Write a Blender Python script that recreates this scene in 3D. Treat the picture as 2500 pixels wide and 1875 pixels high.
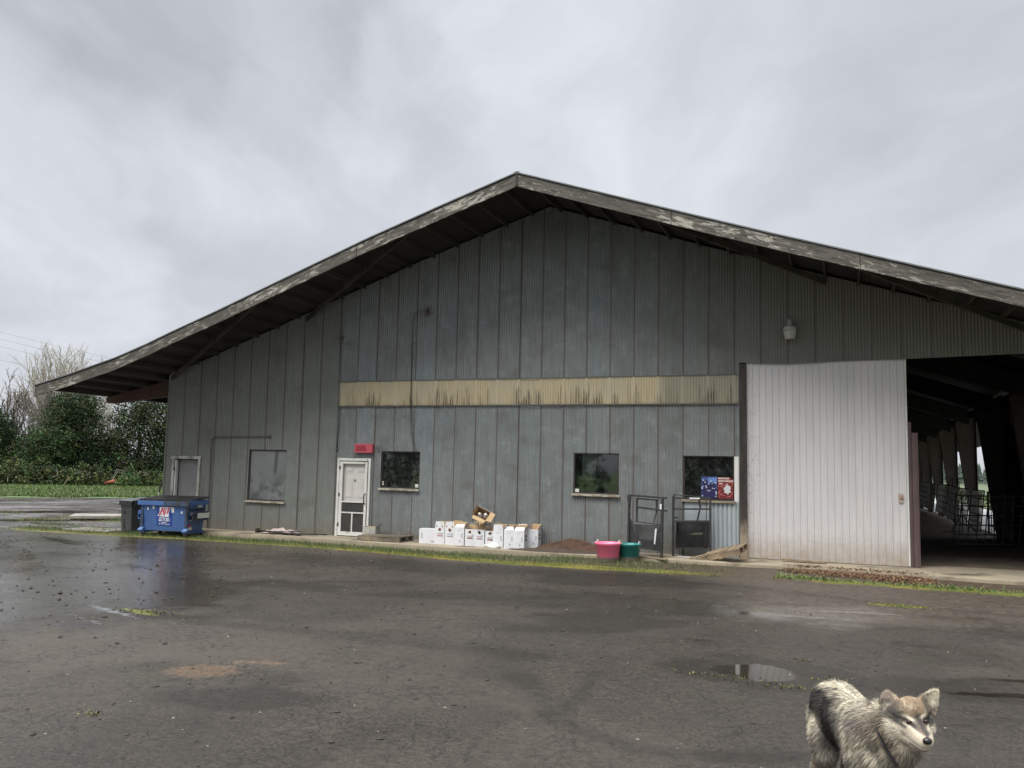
import bpy, math, random
import numpy as np
from mathutils import Vector, Matrix
random.seed(7); rng = np.random.default_rng(7)
PI = math.pi
SC = bpy.context.scene
COL = SC.collection
for o in list(bpy.data.objects): bpy.data.objects.remove(o)

# ------------------------------------------------------------------ camera
CP = Vector((14.908, -21.015, 1.900))
F_ = Vector((-0.357942, 0.928254, 0.101100)); R_ = Vector((0.933619, 0.357558, 0.022519)); U_ = Vector((0.015246, -0.102450, 0.994621))
cam_d = bpy.data.cameras.new('camera'); cam = bpy.data.objects.new('camera', cam_d); COL.objects.link(cam)
M = Matrix((( R_.x, U_.x, -F_.x, CP.x), (R_.y, U_.y, -F_.y, CP.y), (R_.z, U_.z, -F_.z, CP.z), (0, 0, 0, 1)))
cam.matrix_world = M
cam_d.sensor_width = 36; cam_d.lens = 2098.4 / 2500 * 36; cam_d.clip_start = .1; cam_d.clip_end = 3000
SC.camera = cam
SC.view_settings.view_transform = 'Standard'; SC.view_settings.look = 'None'
SC.view_settings.exposure = 0.90; SC.view_settings.gamma = 1
SC.cycles.max_bounces = 8; SC.cycles.transparent_max_bounces = 16

# ------------------------------------------------------------------ node helper
class NT:
    def __init__(s, tree): s.t = tree; s.n = tree.nodes; s.l = tree.links
    def new(s, typ, **kw):
        n = s.n.new(typ)
        for k, v in kw.items(): setattr(n, k, v)
        return n
    def _set(s, sock, v):
        if isinstance(v, bpy.types.NodeSocket): s.l.new(v, sock)
        elif v is not None:
            if sock.type == 'RGBA' and len(v) == 3: v = (*v, 1)
            sock.default_value = v
    def math(s, op, a, b=None, c=None, clamp=False):
        n = s.new('ShaderNodeMath', operation=op, use_clamp=clamp)
        for i, v in enumerate((a, b, c)):
            if v is not None: s._set(n.inputs[i], v)
        return n.outputs[0]
    def vmath(s, op, a, b=None):
        n = s.new('ShaderNodeVectorMath', operation=op)
        s._set(n.inputs[0], a)
        if b is not None: s._set(n.inputs[1], b)
        return n.outputs['Value'] if op in ('DOT_PRODUCT', 'LENGTH', 'DISTANCE') else n.outputs[0]
    def mix(s, f, a, b, blend='MIX'):
        n = s.new('ShaderNodeMix', data_type='RGBA', blend_type=blend, clamp_factor=True)
        s._set(n.inputs[0], f); s._set(n.inputs[6], a); s._set(n.inputs[7], b)
        return n.outputs[2]
    def noise(s, vec, scale=5, detail=4, rough=.55, dist=0, col=False):
        n = s.new('ShaderNodeTexNoise'); s._set(n.inputs['Vector'], vec)
        n.inputs['Scale'].default_value = scale; n.inputs['Detail'].default_value = detail
        n.inputs['Roughness'].default_value = rough; n.inputs['Distortion'].default_value = dist
        return n.outputs['Color' if col else 'Fac']
    def voro(s, vec, scale=5, feature='F1', out='Distance', rnd=1):
        n = s.new('ShaderNodeTexVoronoi', feature=feature); s._set(n.inputs['Vector'], vec)
        n.inputs['Scale'].default_value = scale; n.inputs['Randomness'].default_value = rnd
        return n.outputs[out]
    def ramp(s, f, stops):
        n = s.new('ShaderNodeValToRGB'); s._set(n.inputs[0], f)
        el = n.color_ramp.elements
        while len(el) < len(stops): el.new(.5)
        for e, (p, c) in zip(el, stops):
            e.position = p; e.color = (c, c, c, 1) if isinstance(c, (int, float)) else (*c, 1)
        return n.outputs[0]
    def mapr(s, v, a, b, c=0, d=1, smooth=False):
        n = s.new('ShaderNodeMapRange', interpolation_type='SMOOTHSTEP' if smooth else 'LINEAR')
        s._set(n.inputs[0], v)
        for i, x in enumerate((a, b, c, d)): s._set(n.inputs[i + 1], x)
        return n.outputs[0]
    def scale(s, vec, sx, sy, sz, loc=(0, 0, 0), rot=(0, 0, 0)):
        n = s.new('ShaderNodeMapping'); s._set(n.inputs[0], vec)
        n.inputs[1].default_value = loc; n.inputs[2].default_value = rot; n.inputs[3].default_value = (sx, sy, sz)
        return n.outputs[0]
    def bump(s, h, strength=.3, dist=.01, normal=None):
        n = s.new('ShaderNodeBump'); s._set(n.inputs['Height'], h)
        n.inputs['Strength'].default_value = strength; n.inputs['Distance'].default_value = dist
        if normal is not None: s._set(n.inputs['Normal'], normal)
        return n.outputs[0]
    def obj(s): return s.new('ShaderNodeTexCoord').outputs['Object']
    def attr(s, name): return s.new('ShaderNodeAttribute', attribute_name=name)
    def sep(s, v):
        n = s.new('ShaderNodeSeparateXYZ'); s._set(n.inputs[0], v); return n.outputs
    def comb(s, x, y, z):
        n = s.new('ShaderNodeCombineXYZ')
        for i, v in enumerate((x, y, z)): s._set(n.inputs[i], v)
        return n.outputs[0]

# ------------------------------------------------------------------ world: overcast sky
SUN_EL, SUN_AZ = 64, 200     # azimuth measured from +Y clockwise; the sun veil is behind the camera
W = bpy.data.worlds.new('World'); SC.world = W; W.use_nodes = True
w = NT(W.node_tree); w.n.clear()
out = w.new('ShaderNodeOutputWorld')
sky = w.new('ShaderNodeTexSky', sky_type='NISHITA'); sky.sun_disc = False
sky.sun_elevation = math.radians(SUN_EL); sky.sun_rotation = math.radians(SUN_AZ)
bg1 = w.new('ShaderNodeBackground'); w.l.new(sky.outputs[0], bg1.inputs[0]); bg1.inputs[1].default_value = .05
d = w.new('ShaderNodeTexCoord').outputs['Generated']
x, y, z = w.sep(d)
zc = w.math('MAXIMUM', z, 0)
den = w.math('ADD', zc, .22)
pv = w.comb(w.math('DIVIDE', x, den), w.math('DIVIDE', y, den), 0)
pv = w.scale(pv, 1, 1, 1, rot=(0, 0, math.radians(62)))
st = w.scale(pv, .42, 1.25, 1, loc=(.35, .2, 0))
warp = w.noise(pv, .9, 4, .55, col=True)
va = w.new('ShaderNodeVectorMath', operation='MULTIPLY_ADD'); w.l.new(warp, va.inputs[0]); va.inputs[1].default_value = (1.1, 1.1, 0); w.l.new(st, va.inputs[2])
n1 = w.noise(va.outputs[0], 1.1, 6, .52)
n2 = w.noise(va.outputs[0], 3.6, 5, .55)
cl = w.math('ADD', w.math('MULTIPLY', n1, .72), w.math('MULTIPLY', n2, .28))
def blob(px, py, rad, amp, q=None):
    v = (F_ * 2098.4 + R_ * (px - 1250) - U_ * (py - 937.5)).normalized()
    dd = w.vmath('DOT_PRODUCT', wd, tuple(v))
    c0 = math.cos(math.radians(rad))
    return w.mapr(dd, c0, 1, 0, amp, True)
wn = w.new('ShaderNodeVectorMath', operation='MULTIPLY_ADD'); w.l.new(w.noise(d, 3.0, 6, .6, col=True), wn.inputs[0]); wn.inputs[1].default_value = (.34, .34, .34); w.l.new(w.vmath('SUBTRACT', d, (.17, .17, .17)), wn.inputs[2])
wd = w.vmath('NORMALIZE', wn.outputs[0])
acc = cl
for b in [(150, -50, 13, -.10), (400, 120, 7, -.05), (820, 40, 5, -.11), (900, 140, 4.5, -.09), (1030, 270, 4, -.07), (60, 190, 6, .06), (270, 270, 5, .07), (420, 350, 5, .08), (560, 410, 5, .07), (700, 480, 5, .05), (920, 230, 3.5, .09), (620, 250, 5, -.05),
          (60, 400, 7, -.04), (300, 520, 6, -.03), (1700, 250, 16, .03), (2400, 120, 14, -.04), (1500, 480, 9, .04), (1950, 420, 8, .03), (1300, 130, 9, .03)]:
    acc = w.math('ADD', acc, blob(*b))
ccol = w.ramp(acc, [(.20, (.235, .244, .262)), (.38, (.318, .331, .358)), (.52, (.372, .386, .418)), (.74, (.475, .487, .513))])
# an overcast sky is brighter towards the zenith than near the horizon
zen = w.mapr(z, .48, .90, 1.0, 2.4, True)
hor = w.mapr(z, -.02, .02, .35, 1.0, True)
ccol = w.mix(1, ccol, w.comb(w.math('MULTIPLY', zen, hor), w.math('MULTIPLY', zen, hor), w.math('MULTIPLY', zen, hor)), 'MULTIPLY')
bg2 = w.new('ShaderNodeBackground'); w.l.new(ccol, bg2.inputs[0]); bg2.inputs[1].default_value = 1.0
ms = w.new('ShaderNodeMixShader'); ms.inputs[0].default_value = .93
w.l.new(bg1.outputs[0], ms.inputs[1]); w.l.new(bg2.outputs[0], ms.inputs[2]); w.l.new(ms.outputs[0], out.inputs[0])

sd = bpy.data.lights.new('sun', 'SUN'); sd.energy = 2.7; sd.angle = math.radians(48); sd.color = (1, .965, .92)
sun = bpy.data.objects.new('sun', sd); COL.objects.link(sun)
az = math.radians(SUN_AZ); el = math.radians(SUN_EL)
sv = Vector((math.sin(az) * math.cos(el), math.cos(az) * math.cos(el), math.sin(el)))
sun.rotation_euler = sv.to_track_quat('Z', 'Y').to_euler(); sun.location = (10, -30, 40)

# ------------------------------------------------------------------ materials
MATS = {}
def pm(name, c1, c2=None, rough=.6, scale=(4, 4, 4), detail=5, lo=.35, hi=.65, bump=0, bscale=40, bdist=.005, metal=0, spec=.5, c3=None, c3s=2, c3lo=.55, c3hi=.7, coat=0, rough2=None):
    """procedural surface: c1 and c2 mixed by noise, c3 = stains"""
    if name in MATS: return MATS[name]
    m = bpy.data.materials.new(name); m.use_nodes = True; t = NT(m.node_tree)
    b = t.n['Principled BSDF']; co = t.obj()
    f = t.mapr(t.noise(t.scale(co, *scale), 1, detail), lo, hi)
    c = t.mix(f, c1, c2 or tuple(x * .8 for x in c1))
    if c3:
        g = t.mapr(t.noise(t.scale(co, c3s, c3s, c3s, loc=(3, 7, 1)), 1, 6, .6), c3lo, c3hi)
        c = t.mix(g, c, c3)
    t.l.new(c, b.inputs['Base Color'])
    if rough2 is not None: t.l.new(t.mapr(f, 0, 1, rough, rough2), b.inputs['Roughness'])
    else: b.inputs['Roughness'].default_value = rough
    b.inputs['Metallic'].default_value = metal; b.inputs['Specular IOR Level'].default_value = spec
    b.inputs['Coat Weight'].default_value = coat
    if bump: t.l.new(t.bump(t.noise(co, bscale, 5, .6), bump, bdist), b.inputs['Normal'])
    MATS[name] = m; return m

def siding(name, base, base2, dirt, pale, smooth_left=False, spotty=.5):
    m = bpy.data.materials.new(name); m.use_nodes = True; t = NT(m.node_tree); b = t.n['Principled BSDF']; co = t.obj()
    x, y, z = t.sep(co)
    big = t.noise(t.scale(co, .35, 1, .5), 1, 4, .6)
    c = t.mix(t.mapr(big, .35, .65), base, base2)
    # sheet to sheet difference
    sh = t.math('FLOOR', t.math('DIVIDE', t.math('SUBTRACT', x, 1.531), .61))
    wn = t.new('ShaderNodeTexWhiteNoise', noise_dimensions='1D'); t.l.new(sh, wn.inputs['W'])
    c = t.mix(t.mapr(wn.outputs[0], 0, 1, 0, .42), c, dirt)
    c = t.mix(t.mapr(t.math('SINE', t.math('MULTIPLY', x, 92.67)), -.2, -1, 0, .48), c, tuple(q * .58 for q in dirt))  # besides dirt, ribs darkened in the colour because soft light barely shades them
    c = t.mix(t.math('MULTIPLY', t.mapr(t.math('SINE', t.math('MULTIPLY', x, 92.67)), .35, 1), t.mapr(t.noise(t.scale(co, 5, 1, .8, loc=(1, 0, 1)), 1, 5), .38, .62, .05, .5)), c, pale)  # pale colour on the ribs stands in for light they catch
    c = t.mix(t.math('MULTIPLY', t.mapr(t.math('ABSOLUTE', t.math('SUBTRACT', t.math('FRACT', t.math('DIVIDE', t.math('SUBTRACT', x, 1.531), .61)), .5)), .40, .5), t.mapr(t.noise(t.scale(co, 3, 1, 2.5), 1, 5), .35, .65, 0, .6)), c, (.16, .14, .12))
    streak = t.noise(t.scale(co, 26, 1, .9), 1, 6, .65)
    c = t.mix(t.mapr(streak, .46, .72, 0, .55), c, dirt)
    streak2 = t.noise(t.scale(co, 60, 1, 1.6, loc=(5, 0, 2)), 1, 4, .6)
    c = t.mix(t.mapr(streak2, .58, .75, 0, .5), c, pale)
    patch = t.noise(t.scale(co, 1.1, 1, 1.6, loc=(9, 0, 4)), 1, 6, .65)
    c = t.mix(t.mapr(t.noise(t.scale(co, 2.6, 1, 3.2, loc=(2, 0, 7)), 1, 6, .7), .52, .70, 0, .4), c, pale)
    c = t.mix(t.mapr(patch, .52, .70, 0, .55), c, tuple(q * .72 for q in dirt))
    # weathering browner on the wall over the big doorway
    br = t.math('MULTIPLY', t.mapr(x, 9.5, 15, 0, 1, True), t.mapr(z, 2.5, 5.5, .1, 1, True))
    c = t.mix(t.math('MULTIPLY', br, .75), c, (.150, .135, .105))
    # splashed mud near the slab
    mud = t.math('MULTIPLY', t.mapr(z, .55, 0, 0, 1, True), t.mapr(t.noise(t.scale(co, 3, 1, 5), 1, 5), .35, .7))
    c = t.mix(mud, c, (.17, .14, .10))
    spot = t.noise(co, 45, 3, .7)
    c = t.mix(t.mapr(spot, .72, .78, 0, spotty), c, (.38, .40, .38))
    t.l.new(c, b.inputs['Base Color']); b.inputs['Roughness'].default_value = .55
    b.inputs['Specular IOR Level'].default_value = .35
    t.l.new(t.bump(t.noise(t.scale(co, 18, 1, 5), 1, 5), .25, .006), b.inputs['Normal'])
    MATS[name] = m; return m
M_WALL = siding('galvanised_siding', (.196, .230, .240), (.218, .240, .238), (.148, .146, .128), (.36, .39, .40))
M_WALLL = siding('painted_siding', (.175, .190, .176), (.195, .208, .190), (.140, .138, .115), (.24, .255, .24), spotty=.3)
M_SEAM = pm('weathered_seam', (.078, .070, .064), (.12, .11, .10), .85, (40, 1, 3), bump=.3)
# fibreglass skylight band with dark algae runs
def band_mat():
    m = bpy.data.materials.new('fibreglass_band'); m.use_nodes = True; t = NT(m.node_tree); b = t.n['Principled BSDF']; co = t.obj()
    x, y, z = t.sep(co)
    c = t.mix(t.mapr(t.noise(t.scale(co, 1.3, 1, 1.2), 1, 4), .4, .6), (.50, .425, .265), (.46, .41, .29))
    c = t.mix(t.mapr(x, 10.6, 10.9), c, (.30, .28, .205))
    c = t.mix(t.mapr(t.noise(t.scale(co, 30, 1, 1), 1, 3), .45, .7, 0, .4), c, (.30, .26, .18))
    zz = t.math('DIVIDE', t.math('SUBTRACT', z, 3.63), .69)
    # dirt collects in the corrugations, in soft runs of uneven length
    cluster = t.mapr(t.noise(t.scale(co, 1.25, 0, 0, loc=(2.4, 0, 0)), 1, 3, .6), .44, .58, .03, 1, True)
    runs = t.noise(t.scale(co, 11, 1, .9, loc=(3, 0, 1)), 1, 3, .75)
    lev = t.math('ADD', t.math('MULTIPLY', runs, 1.5), t.math('MULTIPLY', zz, -.52))
    fr = t.math('FRACT', t.math('DIVIDE', x, .0678))
    core = t.mapr(t.math('ABSOLUTE', t.math('SUBTRACT', fr, .5)), .15, .50, 1, .12, True)
    c = t.mix(t.math('MULTIPLY', t.math('MULTIPLY', t.math('MULTIPLY', t.mapr(lev, .44, .66, 0, 1, True), core), cluster), .92), c, (.065, .048, .032))
    c = t.mix(t.math('MULTIPLY', t.mapr(zz, .12, 0, 0, 1), t.mapr(t.noise(t.scale(co, 6, 1, 6), 1, 4), .4, .6, 0, .6)), c, (.12, .11, .07))
    t.l.new(c, b.inputs['Base Color']); b.inputs['Roughness'].default_value = .45
    return m
M_BAND = band_mat()
M_FASCIA = None
def fascia_mat():
    m = bpy.data.materials.new('peeling_fascia_wood'); m.use_nodes = True; t = NT(m.node_tree); b = t.n['Principled BSDF']; co = t.obj()
    g = t.attr('along').outputs['Vector']
    grain = t.noise(t.scale(g, 2.2, 26, 1), 1, 7, .7, 1.2)
    c = t.mix(t.mapr(grain, .35, .6), (.155, .14, .115), (.035, .031, .026))
    paint = t.noise(t.scale(g, 3.4, 13, 1, loc=(4, 2, 0)), 1, 8, .74, .6)
    paint2 = t.noise(t.scale(g, .55, 2, 1), 1, 4, .6)
    f = t.mapr(t.math('ADD', paint, t.math('MULTIPLY', t.math('SUBTRACT', paint2, .5), .7)), .54, .60)
    c = t.mix(t.math('MULTIPLY', f, .75), c, (.44, .42, .36))
    c = t.mix(t.mapr(t.noise(t.scale(g, .9, 3, 1, loc=(7, 1, 0)), 1, 6), .50, .66, 0, .7), c, (.05, .048, .034))
    u, v, _ = t.sep(g)
    c = t.mix(t.mapr(v, .27, .30), c, (.04, .038, .035))
    c = t.mix(t.mapr(u, 1.6, 1.2), c, (.035, .03, .028))
    t.l.new(c, b.inputs['Base Color']); b.inputs['Roughness'].default_value = .75
    t.l.new(t.bump(grain, .8, .012), b.inputs['Normal'])
    return m
M_FASCIA = fascia_mat()
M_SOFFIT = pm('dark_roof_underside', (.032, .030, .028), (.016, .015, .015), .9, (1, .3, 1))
M_PURLIN = pm('aged_timber', (.070, .062, .052), (.030, .027, .023), .9, (2, .6, 2), bump=.3)
M_ROOF = pm('roof_sheet', (.19, .20, .20), (.13, .14, .13), .5, metal=.3)
M_RUST = pm('red_oxide_steel', (.075, .032, .024), (.05, .03, .024), .75, (3, 3, 3), c3=(.03, .02, .016))
M_STEELBR = pm('brown_primer_steel', (.15, .12, .10), (.10, .082, .07), .85, (2, 2, 1))
M_JAMB = pm('weathered_jamb', (.06, .048, .038), (.03, .025, .022), .85, (9, 9, 1.2), bump=.4)
M_WHITE = pm('chalky_white_paint', (.70, .70, .66), (.58, .58, .54), .6, (6, 6, 2), c3=(.33, .29, .22), c3s=5, c3lo=.62, c3hi=.72)
M_GREY = pm('pale_grey_panel', (.20, .20, .20), (.165, .165, .165), .6)
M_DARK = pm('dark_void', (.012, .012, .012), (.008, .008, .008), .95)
M_BLACK = pm('black_plastic', (.022, .022, .023), (.035, .035, .035), .45, bump=.1)
M_PANEL = pm('galvanised_pipe', (.14, .135, .125), (.20, .19, .18), .5)
M_GATE = pm('black_gate_steel', (.02, .021, .023), (.04, .041, .042), .5, (5, 5, 5), c3=(.09, .08, .06), c3s=6, c3lo=.6, c3hi=.75)
M_TAN = pm('tan_cardboard', (.50, .35, .19), (.42, .29, .15), .85)
M_BROWNB = pm('sill_wood', (.33, .28, .20), (.16, .13, .09), .85, (2, 10, 10), bump=.4)
M_SILLW = pm('peeling_sill', (.45, .42, .34), (.24, .20, .14), .85, (5, 20, 20), lo=.42, hi=.58, bump=.4)
M_RED = pm('faded_red_box', (.50, .085, .11), (.44, .07, .095), .5)
M_REDD = pm('red_shade_panel', (.33, .03, .045), (.27, .025, .04), .5)
M_WIRE = pm('black_cable', (.015, .015, .015), None, .6)
M_WIREG = pm('grey_cable', (.28, .28, .27), None, .6)
M_PIPE = pm('grey_conduit', (.13, .135, .13), (.085, .088, .085), .5)
M_PALLET = pm('grey_pallet_wood', (.20, .17, .13), (.10, .085, .065), .9, (3, 3, 3), bump=.4, c3=(.27, .21, .13))
M_CONC = pm('tan_concrete', (.36, .305, .215), (.27, .235, .17), .8, (1.3, 1.3, 1.3), detail=7, bump=.3, c3=(.10, .075, .05), c3s=.9, c3lo=.52, c3hi=.66)
M_LEAFD = pm('dark_evergreen_leaf', (.020, .038, .020), (.038, .058, .028), .55, (1.2, 1.2, 1.2), spec=.12)
M_LEAFO = pm('olive_leaf', (.055, .062, .028), (.085, .085, .04), .6, (1, 1, 1), spec=.12)
M_LEAFL = pm('light_bramble_leaf', (.10, .135, .045), (.15, .17, .06), .6, (.8, .8, .8), spec=.12)
M_LEAFG = pm('bright_green_leaf', (.045, .10, .032), (.06, .12, .04), .6, (.8, .8, .8), spec=.12)
M_TWIG = pm('pale_twig', (.46, .43, .36), (.30, .275, .23), .85)
M_BARK = pm('grey_bark', (.10, .088, .075), (.06, .052, .045), .9)

def glass_mat(name, tint=(.8, .85, .85), haze=.06, hazecol=(.3, .32, .3), twig_reflect=0):
    m = bpy.data.materials.new(name); m.use_nodes = True; t = NT(m.node_tree); t.n.clear()
    o = t.new('ShaderNodeOutputMaterial'); tr = t.new('ShaderNodeBsdfTransparent'); tr.inputs[0].default_value = (*tint, 1)
    gl = t.new('ShaderNodeBsdfGlossy'); gl.inputs['Roughness'].default_value = .03; gl.inputs[0].default_value = (.9, .9, .9, 1)
    fr = t.new('ShaderNodeFresnel'); fr.inputs[0].default_value = 1.5
    mx = t.new('ShaderNodeMixShader'); t.l.new(t.math('ADD', fr.outputs[0], .03), mx.inputs[0]); t.l.new(tr.outputs[0], mx.inputs[1]); t.l.new(gl.outputs[0], mx.inputs[2])
    df = t.new('ShaderNodeBsdfDiffuse'); df.inputs[0].default_value = (*hazecol, 1)
    co = t.obj()
    h = t.mapr(t.noise(co, 5, 6, .7, .8), .45, .8, haze * .4, haze * 2.2)
    if twig_reflect:  # pale lines and flecks painted in for branches reflected in the glass
        v = t.voro(t.scale(co, 1, 1, 1), 7, 'DISTANCE_TO_EDGE')
        twig_lines = t.math('MULTIPLY', t.mapr(v, .0, .03, 1, 0), t.mapr(t.noise(co, 4, 3), .5, .62))
        fl = t.mapr(t.noise(co, 38, 3, .6), .68, .74)
        h = t.math('ADD', h, t.math('MULTIPLY', t.math('ADD', twig_lines, fl), twig_reflect), clamp=True)
    m2 = t.new('ShaderNodeMixShader'); t.l.new(h, m2.inputs[0]); t.l.new(mx.outputs[0], m2.inputs[1]); t.l.new(df.outputs[0], m2.inputs[2])
    t.l.new(m2.outputs[0], o.inputs[0]); MATS[name] = m; return m
M_GLASS = glass_mat('dirty_window_glass', twig_reflect=.35)

# ------------------------------------------------------------------ mesh helper
class MB:
    def __init__(s): s.v = []; s.f = []; s.m = []; s.cur = 0
    def add(s, vs, fs, mi=None):
        n = len(s.v); s.v += [tuple(p) for p in vs]; s.f += [tuple(i + n for i in f) for f in fs]; s.m += [s.cur if mi is None else mi] * len(fs)
    def box(s, c, size, rot=None, mi=None, taper=1, tapery=None):
        cx, cy, cz = c; a, b, h = size[0] / 2, size[1] / 2, size[2] / 2
        ty = taper if tapery is None else tapery
        vs = [(-a, -b, -h), (a, -b, -h), (a, b, -h), (-a, b, -h), (-a * taper, -b * ty, h), (a * taper, -b * ty, h), (a * taper, b * ty, h), (-a * taper, b * ty, h)]
        if rot is not None: vs = [rot @ Vector(v) for v in vs]
        s.add([(v[0] + cx, v[1] + cy, v[2] + cz) for v in vs], [(0, 3, 2, 1), (4, 5, 6, 7), (0, 1, 5, 4), (1, 2, 6, 5), (2, 3, 7, 6), (3, 0, 4, 7)], mi)
    def bar(s, p, q, w, h=None, mi=None, up=(0, 0, 1)):
        p = Vector(p); q = Vector(q); h = h or w; d = q - p; L = d.length
        if L < 1e-6: return
        zz = d / L; u = Vector(up)
        if abs(zz.dot(u)) > .98: u = Vector((0, 1, 0))
        xx = u.cross(zz).normalized(); yy = zz.cross(xx)
        rot = Matrix((xx, yy, zz)).transposed()
        s.box(tuple((p + q) / 2), (w, h, L), rot, mi)
    def tube(s, pts, r, n=6, mi=None, cap=True):
        pts = [Vector(p) for p in pts]; rs = r if isinstance(r, (list, tuple)) else [r] * len(pts)
        base = len(s.v); k = len(pts); prev = None
        for i, p in enumerate(pts):
            d = (pts[min(i + 1, k - 1)] - pts[max(i - 1, 0)])
            d = d.normalized() if d.length > 1e-9 else Vector((0, 0, 1))
            if prev is None:
                a = Vector((0, 0, 1)) if abs(d.z) < .9 else Vector((1, 0, 0)); u = d.cross(a).normalized()
            else: u = (prev - d * prev.dot(d)).normalized()
            prev = u; v = d.cross(u)
            for j in range(n):
                t = 2 * PI * j / n; s.v.append(tuple(p + (u * math.cos(t) + v * math.sin(t)) * rs[i]))
        mi = s.cur if mi is None else mi
        for i in range(k - 1):
            for j in range(n):
                a = base + i * n + j; b = base + i * n + (j + 1) % n; s.f.append((a, b, b + n, a + n)); s.m.append(mi)
        if cap:
            s.f.append(tuple(base + j for j in range(n))[::-1]); s.m.append(mi)
            s.f.append(tuple(base + (k - 1) * n + j for j in range(n))); s.m.append(mi)
    def lathe(s, prof, c=(0, 0, 0), n=24, mi=None):
        base = len(s.v); mi = s.cur if mi is None else mi
        for (r, z) in prof:
            for j in range(n):
                t = 2 * PI * j / n; s.v.append((c[0] + r * math.cos(t), c[1] + r * math.sin(t), c[2] + z))
        for i in range(len(prof) - 1):
            for j in range(n):
                a = base + i * n + j; b = base + i * n + (j + 1) % n; s.f.append((a, b, b + n, a + n)); s.m.append(mi)
    def prism(s, poly, y0, y1, mi=None):
        """polygon in xz, extruded along y"""
        n = len(poly); vs = [(a, y0, b) for a, b in poly] + [(a, y1, b) for a, b in poly]
        fs = [tuple(range(n)), tuple(range(2 * n - 1, n - 1, -1))] + [(i + n, (i + 1) % n + n, (i + 1) % n, i) for i in range(n)]
        s.add(vs, fs, mi)
    def build(s, name, mats, parent=None, smooth=False, bevel=0, loc=None, rotz=0, kind=None):
        me = bpy.data.meshes.new(name); me.from_pydata(s.v, [], s.f)
        if not isinstance(mats, (list, tuple)): mats = [mats]
        for m in mats: me.materials.append(m)
        me.polygons.foreach_set('material_index', s.m)
        if smooth: me.polygons.foreach_set('use_smooth', [True] * len(me.polygons))
        me.update()
        o = bpy.data.objects.new(name, me); COL.objects.link(o)
        if parent is not None: o.parent = parent
        if loc is not None: o.location = loc
        if rotz: o.rotation_euler.z = rotz
        if bevel:
            b = o.modifiers.new('bevel', 'BEVEL'); b.width = bevel; b.segments = 2; b.limit_method = 'ANGLE'
        if kind: o['kind'] = kind
        return o
def tag(o, label, cat, group=None, kind=None):
    o['label'] = label; o['category'] = cat
    if group: o['group'] = group
    if kind: o['kind'] = kind
    return o
def thing(name, loc, label, cat, rotz=0, group=None, rot=None):
    o = bpy.data.objects.new(name, None); COL.objects.link(o); o.location = loc
    o.rotation_euler = rot if rot else (0, 0, rotz); o.empty_display_size = .2
    return tag(o, label, cat, group)
def dup(root, loc, rotz=0, label=None, group=None, scale=None, rot=None):
    r = root.copy(); COL.objects.link(r); r.location = loc; r.rotation_euler = rot if rot else (0, 0, rotz)
    if label: r['label'] = label
    if group: r['group'] = group
    if scale: r.scale = scale
    for ch in list(root.children):
        c = ch.copy(); COL.objects.link(c); c.parent = r
        for g in list(ch.children):
            d_ = g.copy(); COL.objects.link(d_); d_.parent = c
    return r
def part(name, parent, mats, fn, **kw):
    mb = MB(); fn(mb); return mb.build(name, mats, parent, **kw)
def boxpart(name, parent, mat, c, size, **kw):
    mb = MB(); mb.box(c, size); return mb.build(name, mat, parent, **kw)

def fbm(x, y, sc, oct=4, seed=0):
    """value noise on arrays"""
    r = np.zeros_like(x, dtype=float); a = 1; tot = 0
    for o in range(oct):
        g = np.random.default_rng(seed * 31 + o).random((64, 64))
        u = x * sc * 2 ** o + 11.3 * o + seed; v = y * sc * 2 ** o + 5.7 * o
        i = np.floor(u).astype(int); j = np.floor(v).astype(int); fu = u - i; fv = v - j
        fu = fu * fu * (3 - 2 * fu); fv = fv * fv * (3 - 2 * fv)
        G = lambda a_, b_: g[a_ % 64, b_ % 64]
        r += a * ((G(i, j) * (1 - fu) + G(i + 1, j) * fu) * (1 - fv) + (G(i, j + 1) * (1 - fu) + G(i + 1, j + 1) * fu) * fv)
        tot += a; a *= .5
    return r / tot
def sstep(v, a, b):
    t = np.clip((v - a) / (b - a), 0, 1); return t * t * (3 - 2 * t)
GZ = -.13
def edge_y(x):   # where the asphalt meets the weedy strip
    return np.interp(x, [-9, -7.3, -4, -2, 1.6, 4.9, 8, 11, 14, 18, 22], [-2.2, -2.25, -2.15, -1.95, -2.0, -2.45, -3.0, -3.0, -2.9, -2.95, -3.0])
def ground_z(x, y):
    x = np.asarray(x, float); y = np.asarray(y, float)
    z = GZ + (fbm(x, y, .35, 3, 3) - .5) * .03
    near = np.exp(-((y + 1.6) / 1.1) ** 2)
    z = z + sstep(x, 7.0, 9.5) * near * .07
    z = np.where(y > 0, GZ - .02, z)
    far = sstep(np.hypot(x - 8, y), 25, 60)
    return z * (1 - far) + far * (GZ - .02)

# ------------------------------------------------------------------ ground sheet
def axis(lo, hi, step, far, n):
    mid = np.arange(lo, hi + 1e-6, step)
    g = np.geomspace(step * 2, far, n)
    return np.concatenate([(lo - g)[::-1], mid, hi + g])
gx = axis(-16, 22, .1, 1500, 46); gy = axis(-19.5, 4, .1, 1500, 46)
X, Y = np.meshgrid(gx, gy); Z = ground_z(X, Y)
nx, ny = len(gx), len(gy)
ey = edge_y(X)
wob = (fbm(X, Y, 1.3, 4, 5) - .5)
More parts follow.
